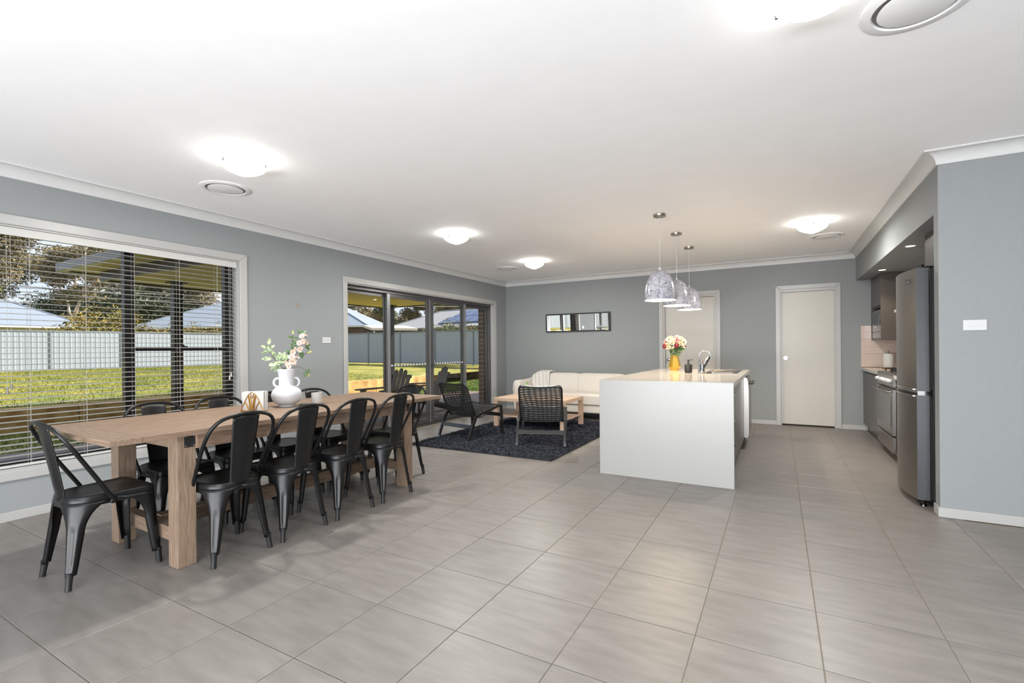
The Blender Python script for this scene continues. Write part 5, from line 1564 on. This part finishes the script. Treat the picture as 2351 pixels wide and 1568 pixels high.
def adirondack(label, x, y, rz):
    t = thing('adirondack_chair', label, 'garden chair', (x, y, -0.055), radians(rz), 'black adirondack chairs on the deck')
    bl = M['black_plate']
    for k in range(5):
        a = (k - 2)
        hw0, hw1 = 0.035, 0.045
        top = 0.93 - 0.028 * a * a
        x0_, x1_ = a * 0.092, a * 0.118
        def pt(f, s, d=0):
            xx = x0_ + (x1_ - x0_) * f + s * (hw0 + (hw1 - hw0) * f)
            z = 0.20 + (top - 0.20) * f
            return (xx, -0.14 - 0.36 * (z - 0.2) + d, z)
        pl = [pt(0, -1), pt(0, 1), pt(0.93, 1), pt(0.97, .75), pt(0.993, .35), pt(1, 0), pt(0.993, -.35), pt(0.97, -.75), pt(0.93, -1)]
        n = len(pl)
        b = MB().ring([[(p[0], p[1], p[2]) for p in pl], [(p[0], p[1] - 0.02, p[2] - 0.007) for p in pl]])
        part(t, 'back_slat', b, bl, local=True)
    for z, w in ((0.42, 0.46), (0.78, 0.53)):
        part(t, 'back_rail', MB().box(-w / 2, w / 2, -0.14 - 0.36 * (z - 0.2) - 0.055, -0.14 - 0.36 * (z - 0.2) - 0.026, z - 0.03, z + 0.03), bl, local=True)
    for k in range(6):
        yy = 0.34 - k * 0.085
        z = 0.365 - 0.28 * (0.34 - yy) - (0.012 if k == 0 else 0)
        part(t, 'seat_slat', MB().bar((-0.27, yy, z), (0.27, yy, z), 0.075, 0.02, (0, -0.28, 1)), bl, local=True)
    for s in (-1, 1):
        part(t, 'arm', MB().prism([(s * 0.235, -0.36), (s * 0.33, -0.36), (s * 0.385, 0.30), (s * 0.36, 0.38), (s * 0.27, 0.38), (s * 0.245, 0.30)][::s], lambda a, c: (a, c, 0.555), lambda a, c: (a, c, 0.578)), bl, local=True)
        part(t, 'front_leg', MB().box(s * 0.29 - 0.045, s * 0.29 + 0.045, 0.255, 0.28, 0.0, 0.554), bl, local=True)
        part(t, 'arm_bracket', MB().prism([(0.254, 0.553), (0.17, 0.553), (0.254, 0.43)], lambda c, z: (s * 0.30 - 0.011, c, z), lambda c, z: (s * 0.30 + 0.011, c, z)), bl, local=True)
        part(t, 'side_rail', MB().prism([(0.35, 0.36), (0.38, 0.25), (0.30, 0.23), (-0.30, 0.06), (-0.56, 0.0), (-0.62, 0.0), (-0.58, 0.06), (-0.25, 0.20)], lambda c, z: (s * 0.255 - 0.012, c, z), lambda c, z: (s * 0.255 + 0.012, c, z)), bl, local=True)
    return t
adirondack('black slatted adirondack chair on the deck, left of the sliding door handles', -1.33, 6.32, 176)
adirondack('black slatted adirondack chair on the deck, right of the sliding door handles', -1.42, 7.60, 148)

# ------------------------------------------------------------------ garden: lawn, retaining wall, fences
struct('floor_garden', MB().box(-9.6, 3.0, -20, 24, -0.40, -0.15), M['grass'])
RW = -6.40
def lawn_z(x, y):
    e = max(0, min(1, (-7.0 - x) / 14))
    return 0.245 + 0.20 * e + 0.02 * sin(x * 1.3) * sin(y * 0.9)
def lawnf(u, v):
    x = -6.75 - 60 * u ** 1.6
    y = -25 + 75 * v
    return (x, y, lawn_z(x, y) + (0.0 if x > -24 else (-24 - x) * 0.01))
struct('floor_lawn', MB().grid(lawnf, 24, 30).add([(-9.6, 18.7, 0.22), (3, 18.9, 0.22), (3, 50, 0.6), (-9.6, 50, 0.6)], [(0, 1, 2, 3)]), M['grass'], 60)
rw = thing('retaining_wall', 'low sandstone block retaining wall along the raised lawn', 'retaining wall', (-6.6, 5, -0.15))
R = random.Random(21)
y = -13.8
while y < 13.8:
    ln = R.uniform(1.5, 2.2)
    y2 = min(y + ln, 13.8)
    b = MB()
    rows = []
    n = 6
    top, bot = 0.262, -0.145
    ring = []
    def wob(a, c): return R.uniform(-a, c)
    for j in range(n + 1):
        yy = y + 0.008 + (y2 - y - 0.016) * j / n
        rows.append([(RW + wob(.012, .012), yy, bot), (RW + 0.012 + wob(.015, .018), yy, bot + 0.14), (RW + wob(.015, .018), yy, bot + 0.28), (RW - 0.02, yy, top + wob(.006, .004)), (RW - 0.38, yy, top + wob(.006, .008)), (RW - 0.38, yy, bot)])
    b.ring(rows)
    part(rw, 'block', b, M['sandstone'], 30)
    y = y2
rw2 = thing('retaining_wall', 'far sandstone retaining wall stepping across the back lawn', 'retaining wall', (-6, 18.6, -0.15))
pts = [(-6.45, 13.82), (-7.4, 15.4), (-8.4, 17.0), (-9.3, 18.5), (-7.6, 18.75), (-5.9, 18.8), (-4.0, 18.85), (-2.0, 18.9)]
for p, q in zip(pts[:-1], pts[1:]):
    p, q = Vector(p + (0,)), Vector(q + (0,))
    d = (q - p).normalized()
    p, q = p + d * 0.008, q - d * 0.008
    n_ = Vector((-d.y, d.x, 0))
    b = MB()
    rows = []
    for j in range(5):
        c = p + (q - p) * (j / 4)
        rows.append([c + n_ * (o_ + R.uniform(-.015, .015)) + Vector((0, 0, z)) for o_, z in ((0.0, -0.145), (-0.01, 0.0), (0.0, 0.16), (0.03, 0.262), (0.36, 0.265), (0.36, -0.145))])
    b.ring(rows)
    part(rw2, 'block', b, M['sandstone'], 30)

def blades(name, n, fx, m, seed, h0, h1, w):
    R = random.Random(seed)
    vs, fs = [], []
    for k in range(n):
        x, y, z = fx(R)
        a = R.uniform(0, 2 * pi)
        h = R.uniform(h0, h1)
        lx, ly = R.uniform(-.5, .5) * h, R.uniform(-.5, .5) * h
        o = len(vs)
        vs += [(x - w * cos(a), y - w * sin(a), z - 0.005), (x + w * cos(a), y + w * sin(a), z - 0.005), (x + lx, y + ly, z + h)]
        fs.append((o, o + 1, o + 2))
    b = MB(); b.v, b.f = vs, fs
    o = link(name, b.mesh(name), m)
    return o
def fu(R):
    d = R.random() ** 0.8
    x = -6.85 - 16.0 * d - (3 if False else 0)
    y = R.uniform(-1 + 6 * d, 13.4 + 7.0 * max(0, d - 0.22))
    return (x, y, lawn_z(x, y))
def fl(R):
    x = R.uniform(-6.35, -3.65)
    return (x, R.uniform(0.5, 14.0) , -0.15)
def fr2(R):
    y = R.uniform(12.0, 18.4)
    x0 = -6.0 - (max(0, y - 13.8)) * 0.55
    return (R.uniform(x0, -0.6), y, -0.15)
tag(blades('lawn_grass', 60000, fu, M['blade'], 1, 0.02, 0.055, 0.010), 'short sunlit grass on the raised lawn beyond the retaining wall', 'grass', kind='stuff')
tag(blades('lawn_grass', 26000, fl, M['bladeg'], 2, 0.02, 0.06, 0.006), 'strip of shaded green grass between the deck and the retaining wall', 'grass', kind='stuff')
tag(blades('lawn_grass', 22000, fr2, M['bladeg'], 3, 0.03, 0.07, 0.008), 'green grass of the lower lawn beyond the deck seen through the right door pane', 'grass', kind='stuff')

def fence(label, p, q, z0a, z0b, n, nrm):
    p, q = Vector(p + (0,)), Vector(q + (0,))
    t = thing('fence', label, 'fence', (p.x, p.y, z0a))
    nrm = Vector(nrm + (0,)).normalized()
    L = (q - p).length
    d = (q - p) / L
    for k in range(n):
        a, c = k / n, (k + 1) / n
        b = MB()
        prof = []
        W = L / n
        nr = 14
        for j in range(nr):
            s = W * j / nr
            w = W / nr
            prof += [(s, 0), (s + w * 0.55, 0), (s + w * 0.70, 0.011), (s + w * 0.85, 0.011)]
        prof.append((W, 0))
        za, zc = z0a + (z0b - z0a) * a, z0a + (z0b - z0a) * c
        lo = [p + d * (L * a + s) + nrm * o_ + Vector((0, 0, za + (zc - za) * s / W + 0.05)) for s, o_ in prof]
        hi = [v + Vector((0, 0, 1.72)) for v in lo]
        b.ring([lo, hi], False)
        part(t, 'sheet', b, M['sheet'])
        for zz, nm in ((0.03, 'bottom_rail'), (1.78, 'top_rail')):
            part(t, nm, MB().bar(p + d * (L * a) + Vector((0, 0, za + zz)), p + d * (L * c) + Vector((0, 0, zc + zz)), 0.06, 0.06), M['fencepost'])
    for k in range(n + 1):
        a = k / n
        c = p + d * (L * a) + nrm * 0.02
        z = z0a + (z0b - z0a) * a
        part(t, 'post', MB().bar(c + Vector((0, 0, z - 0.1)), c + Vector((0, 0, z + 1.83)), 0.05, 0.04, nrm), M['fencepost'])
fence('pale sunlit sheet steel fence along the left side of the yard', (-25.45, -14.0), (-21.75, 20.75), 0.27, 0.49, 14, (1, -0.1))
fence('sunlit sheet steel fence at the near end of the yard, seen in the wall mirror', (-25.4, -14.0), (-0.5, -14.0), 0.27, 0.20, 10, (0, 1))
fence('shaded blue grey sheet steel fence across the back of the yard', (-21.75, 20.8), (-1.5, 20.75), 0.49, 0.40, 8, (0, -1))

# ------------------------------------------------------------------ neighbouring houses
def hip(label, c, hl, hw, rz, z0, ze, zr, rl, wallm, roofm, group=None):
    """hip-roofed house: half length hl along local x, half width hw, ridge half length rl"""
    t = thing('house', label, 'house', (c[0], c[1], z0), radians(rz))
    e = ze - z0
    r = zr - z0
    part(t, 'wall', MB().box(-hl + 0.5, hl - 0.5, -hw + 0.5, hw - 0.5, 0, e), wallm, local=True)
    b = MB()
    vs = [(-hl, -hw, e), (hl, -hw, e), (hl, hw, e), (-hl, hw, e), (-rl, 0, r), (rl, 0, r)]
    vs2 = [(x, y, z - 0.12) for x, y, z in vs[:4]]
    b.add(vs + vs2, [(0, 1, 5, 4), (1, 2, 5), (2, 3, 4, 5), (3, 0, 4), (6, 9, 8, 7), (0, 6, 7, 1), (1, 7, 8, 2), (2, 8, 9, 3), (3, 9, 6, 0)])
    rf = part(t, 'roof', b, roofm, local=True)
    b = MB()
    for p, q in ((0, 4), (1, 5), (2, 5), (3, 4), (4, 5)):
        b.tube([vs[p], vs[q]], 0.07, 6)
    part(t, 'ridge_cap', b, roofm, local=True, sub_of=rf)
    b = MB()
    for p, q in ((0, 1), (1, 2), (2, 3), (3, 0)):
        b.bar(Vector(vs[p]) - Vector((0, 0, .06)), Vector(vs[q]) - Vector((0, 0, .06)), 0.12, 0.14)
    part(t, 'gutter', b, M['white_plastic'] if roofm is M['whiteroof'] else M['alu'], local=True, sub_of=rf)
    return t
def hwin(t, x0, x1, y, z0, z1):
    f = part(t, 'window', MB().box(x0, x1, y - 0.05, y + 0.01, z0, z1), M['white_plastic'], local=True)
    part(t, 'pane', MB().box(x0 + .08, x1 - .08, y - 0.065, y - 0.051, z0 + .08, z1 - .08), M['blackgloss'], local=True, sub_of=f)
hA = hip('white walled house with a pale hip roof at the far left of the window', (-42.3, 6.0), 9.2, 5.0, 90 - 6, 0.4, 2.98, 4.9, 5.6, M['render'], M['whiteroof'])
hwin(hA, -6.5, -4.5, -4.5, 1.0, 2.2); hwin(hA, 1.5, 3.5, -4.5, 1.0, 2.2)
hB = hip('long brown house with a pale hip roof in the right half of the window', (-34.1, 26.9), 9.5, 4.9, 29, 0.4, 3.2, 5.75, 4.4, M['brownwall'], M['whiteroof'])
hwin(hB, -5.5, -3.6, -4.4, 1.3, 2.5); hwin(hB, 2.5, 4.4, -4.4, 1.3, 2.5); hwin(hB, 6.4, 7.6, -4.4, 1.3, 2.5)
hC = hip('brick house with a grey hip roof and solar panels seen through the sliding door', (-18.0, 33.6), 6.5, 4.3, -6, 0.4, 2.95, 4.65, 3.2, M['orangebrick'], M['greyroof'])
hwin(hC, -4.6, -2.8, -3.8, 1.2, 2.3); hwin(hC, -1.2, 0.2, -3.8, 1.2, 2.3)
sl_ = (4.65 - 2.95) / 4.3
for r in range(2):
    for k in range(5):
        xa = -0.3 + k * 0.95 + r * 0.25
        y0_, y1_ = -3.6 + r * 1.55, -3.6 + r * 1.55 + 1.45
        zf = lambda y: 2.55 + (y + 4.3) * sl_ + 0.06
        b = MB().prism([(xa, y0_), (xa + 0.88, y0_), (xa + 0.88, y1_), (xa, y1_)], lambda x, y: (x, y, zf(y)), lambda x, y: (x, y, zf(y) + 0.04))
        part(hC, 'solar_panel', b, M['solar'], local=True)
cpt = thing('carport', 'cream skillion carport between the two houses beyond the back fence', 'carport', (-20.2, 26.3, 0.45), radians(-36))
part(cpt, 'roof', MB().prism([(-2.3, 2.55), (2.0, 2.15), (2.0, 2.32), (-2.3, 2.72)], lambda x, z: (x, -1.6, z), lambda x, z: (x, 1.6, z)), M['render'], local=True)
for x in (-2.0, 1.8):
    for y in (-1.4, 1.4):
        part(cpt, 'post', MB().box(x - .05, x + .05, y - .05, y + .05, 0, 2.1), M['white_plastic'], local=True)

# ------------------------------------------------------------------ trees and shrubs beyond the fence
def leaf_cloud(R, b, c, r, n, size, flat=0.75):
    for k in range(n):
        v = Vector((R.gauss(0, 1), R.gauss(0, 1), R.gauss(0, 1)))
        v = v.normalized() * (r * R.random() ** 0.45)
        p = Vector(c) + Vector((v.x, v.y, v.z * flat))
        s = size * R.uniform(.6, 1.4)
        d1 = Vector((R.uniform(-1, 1), R.uniform(-1, 1), R.uniform(-1, .4))).normalized()
        d2 = d1.cross(Vector((R.uniform(-1, 1), R.uniform(-1, 1), R.uniform(-1, 1)))).normalized()
        o = len(b.v)
        b.v += [tuple(p - d1 * s), tuple(p + d2 * s * .35), tuple(p + d1 * s), tuple(p - d2 * s * .35)]
        b.f.append((o, o + 1, o + 2, o + 3))
def tree_mesh(seed, h, spread, kind, n, size):
    R = random.Random(seed)
    tr, lf = MB(), MB()
    tips = []
    def grow(p, d, ln, r, depth):
        pts = [p]
        q = p
        dd = d.copy()
        for k in range(3):
            dd = (dd + Vector((R.uniform(-.18, .18), R.uniform(-.18, .18), R.uniform(-.02, .12)))).normalized()
            q = q + dd * (ln / 3)
            pts.append(q)
        tr.tube(pts, [r, r * .88, r * .76, r * .62], 6)
        if depth == 0:
            tips.append(q)
            return
        m = R.choice((2, 3)) if depth > 1 else 3
        for k in range(m):
            a = R.uniform(0, 2 * pi)
            sp_ = R.uniform(.35, .8) * spread
            nd = (dd + Vector((cos(a) * sp_, sin(a) * sp_, R.uniform(-.05, .25)))).normalized()
            grow(q, nd, ln * R.uniform(.62, .85), r * .62, depth - 1)
        tips.append(q)
    if kind == 'cone':
        tr.tube([(0, 0, 0), (0, 0, h * .5), (0, 0, h)], [h * .018, h * .012, 0.02], 6)
        for k in range(n // 60):
            f = k / (n // 60)
            z = h * (0.12 + 0.86 * f)
            rr = h * 0.20 * spread * (1 - f) ** 0.8 + 0.2
            a = R.uniform(0, 2 * pi)
            leaf_cloud(R, lf, (cos(a) * rr * .6, sin(a) * rr * .6, z), rr * .55 + .25, 60, size, .45)
        return tr, lf
    if kind == 'bush':
        for k in range(5):
            a = R.uniform(0, 2 * pi)
            tr.tube([(0, 0, 0), (cos(a) * .2 * h, sin(a) * .2 * h, h * .5)], [.04, .02], 5)
        for k in range(n // 50):
            a, f = R.uniform(0, 2 * pi), R.random()
            rr = h * .42 * spread * sqrt(R.random())
            leaf_cloud(R, lf, (cos(a) * rr, sin(a) * rr, h * (.3 + .58 * f * (1 - rr / h))), h * .17, 50, size, .9)
        return tr, lf
    grow(Vector((0, 0, 0)), Vector((R.uniform(-.08, .08), R.uniform(-.08, .08), 1)).normalized(), h * .36, h * .022, 3)
    for tp in tips:
        leaf_cloud(R, lf, tp, h * .115, max(4, n // len(tips)), size, .7)
    return tr, lf
protos = {}
def tree(label, cat, kind, seed, h, spread, n, size, leafm, x, y, z, sc=1.0, rz=0, group=None, tilt=None):
    key = (kind, seed, h)
    if key not in protos:
        tr, lf = tree_mesh(seed, h, spread, kind, n, size)
        protos[key] = (tr.mesh('trunk', 60), lf.mesh('foliage'))
        protos[key][0].materials.append(M['bark'])
    name = {'gum': 'gum_tree', 'cone': 'conifer', 'bush': 'shrub'}[kind]
    t = thing(name, label, cat, (x, y, z), rz, group)
    t.scale = (sc, sc, sc)
    link('trunk', protos[key][0], None, t)
    me = protos[key][1]
    if not me.materials: me.materials.append(leafm)
    o = link('foliage', me, None, t)
    if me.materials[0] != leafm:
        o.material_slots[0].link = 'OBJECT'; o.material_slots[0].material = leafm
    o['kind'] = 'stuff'
    return t
G1 = M['gumleaf']; G2 = M['gumleaf2']; PN = M['pine']
tree('tall gum tree with open crown at the left edge of the window view', 'tree', 'gum', 31, 16, 1.0, 16000, .17, G1, -60, 15.5, 0.6, 1.0, 0.3)
tree('mid height pale limbed gum tree spreading behind the white roofed house', 'tree', 'gum', 32, 9.5, 1.25, 16000, .14, G1, -50.5, 18.2, 0.6, 1.05, 1.0)
tree('dark olive tree filling the top of the window left of the mullion', 'tree', 'gum', 33, 17, 1.15, 30000, .2, G2, -66, 24.5, 0.6, 1.05, 0.4)
tree('second dark olive tree between the tall gum and the patio roof', 'tree', 'gum', 33, 17, 1.15, 30000, .2, G2, -66.5, 31.0, 0.6, 0.95, 2.2)
tree('dark bushy tree low behind the white roofed house', 'tree', 'bush', 41, 8, 1.1, 12000, .16, PN, -57, 21.5, 0.6, 1.1, 0.2)
tree('dark bushy tree right of the pale limbed gum', 'tree', 'bush', 41, 8, 1.1, 12000, .16, PN, -55, 26.0, 0.6, 1.15, 1.9)
tree('dark bushy tree at the far left edge of the window', 'tree', 'bush', 41, 8, 1.1, 12000, .16, G2, -59, 10.5, 0.6, 1.2, 2.9)
tree('pale trunked gum tree behind the mullion of the window', 'tree', 'gum', 34, 12, 1.1, 18000, .15, G1, -56, 28.5, 0.6, 1.0, 0.9)
tree('pale trunked gum tree behind the patio post', 'tree', 'gum', 34, 12, 1.1, 18000, .15, G1, -54, 33.0, 0.6, 1.05, 2.4)
tree('pale trunked gum tree over the roof of the long house', 'tree', 'gum', 35, 12, 1.1, 20000, .15, G1, -50, 37.5, 0.6, 1.0, 0.1)
tree('brown leaved gum tree at the left of the sliding door view', 'tree', 'gum', 35, 12, 1.1, 20000, .15, G1, -43, 42.0, 0.6, 1.0, 1.5)
tree('silver leaved gum tree above the carport', 'tree', 'gum', 36, 8.5, 1.2, 20000, .13, G2, -34.5, 40.5, 0.6, 0.95, 0.6)
tree('brown leaved gum tree behind the left of the grey roof', 'tree', 'gum', 36, 8.5, 1.2, 20000, .13, G1, -36, 46.5, 0.6, 1.0, 2.0)
tree('wide gum tree behind the middle of the grey roof', 'tree', 'gum', 32, 9.5, 1.25, 16000, .14, G1, -32.5, 49.0, 0.6, 0.78, 2.7)
tree('wide gum tree behind the solar panels', 'tree', 'gum', 36, 8.5, 1.2, 20000, .13, G1, -28.5, 49.5, 0.6, 0.85, 4.0)
tree('small dark conifer behind the right end of the grey roof', 'tree', 'cone', 51, 7, 1.1, 3600, .20, PN, -26.5, 51.0, 0.6, 0.98, 0)
tree('dense hedge of dark trees far left behind the houses', 'tree', 'bush', 41, 8, 1.1, 12000, .16, PN, -62, 34.0, 0.6, 1.2, 0.8)
for i, (x, y, h, lb) in enumerate(((-27.0, 10.6, 1.15, 'yellow flowering shrub behind the fence, under the pale gum'), (-28.6, 12.4, 1.65, 'tall yellow flowering shrub behind the fence, left of the mullion'),
                                   (-27.3, 14.0, 1.12, 'yellow flowering shrub behind the fence, right of the mullion'), (-26.8, 14.9, 1.05, 'small yellow flowering shrub behind the fence, left of the patio post'),
                                   (-26.0, 15.9, 1.2, 'yellow flowering shrub behind the fence, right of the patio post'), (-25.4, 16.9, 1.1, 'yellow flowering shrub behind the fence by the window frame'),
                                   (-12.9, 23.3, 1.25, 'olive shrub rising over the back fence before the solar panels'), (-11.9, 23.1, 1.05, 'olive shrub behind the back fence, right of the tall one'),
                                   (-10.4, 22.8, 1.1, 'olive shrub behind the back fence near the brick edge'))):
    tree(lb, 'shrub', 'bush', 61 + i % 2, 2.4, 1.1, 4200, .06, M['wattle'] if i < 6 else M['gumleaf2'], x, y, 0.45, h, i * 1.3, 'shrubs behind the fences')
tree('brown leaved gum tree far behind the carport', 'tree', 'gum', 35, 12, 1.1, 20000, .15, G1, -46, 52.0, 0.6, 0.9, 2.6)
tree('gum tree far left between the tall gum and the pale limbed one', 'tree', 'gum', 35, 12, 1.1, 20000, .15, G2, -68, 19.0, 0.6, 1.15, 3.6)
tree('brown leaved gum tree above the end of the long pale roof', 'tree', 'gum', 36, 8.5, 1.2, 20000, .13, G1, -40.5, 36.5, 0.6, 1.0, 5.0)
tree('dense brown scrub tree behind the roof at the left of the sliding door view', 'tree', 'bush', 43, 8, 1.1, 12000, .16, G1, -44.5, 40.5, 0.6, 0.95, 0.3)
tree('dense brown scrub tree above the carport roof', 'tree', 'bush', 43, 8, 1.1, 12000, .16, G1, -40.5, 45, 0.6, 0.9, 1.4)
tree('dense brown scrub tree behind the left end of the grey roof', 'tree', 'bush', 43, 8, 1.1, 12000, .16, G1, -38.5, 49.5, 0.6, 0.85, 2.2)
tree('dense olive scrub tree behind the crest of the grey roof', 'tree', 'bush', 43, 8, 1.1, 12000, .16, G2, -36.5, 54, 0.6, 0.8, 3)
tree('dense brown scrub tree behind the end of the long pale roof', 'tree', 'bush', 43, 8, 1.1, 12000, .16, G1, -49.5, 43.5, 0.6, 1, 4)
tree('low scrub tree behind the right hip of the grey roof', 'tree', 'bush', 43, 8, 1.1, 12000, .16, G1, -31.5, 56, 0.6, 0.68, 5)
for zz, lb in ((6.9, 'upper power cable crossing in front of the trees'), (6.3, 'lower power cable crossing in front of the trees')):
    pts = []
    for k in range(21):
        f = k / 20
        pts.append((-54 + 26 * f, 10 + 36 * f, zz - 0.9 * 4 * f * (1 - f) * 0.4))
    single('power_cable', MB().tube(pts, 0.03, 5), M['wire'], lb, 'cable', pts[0], 60)
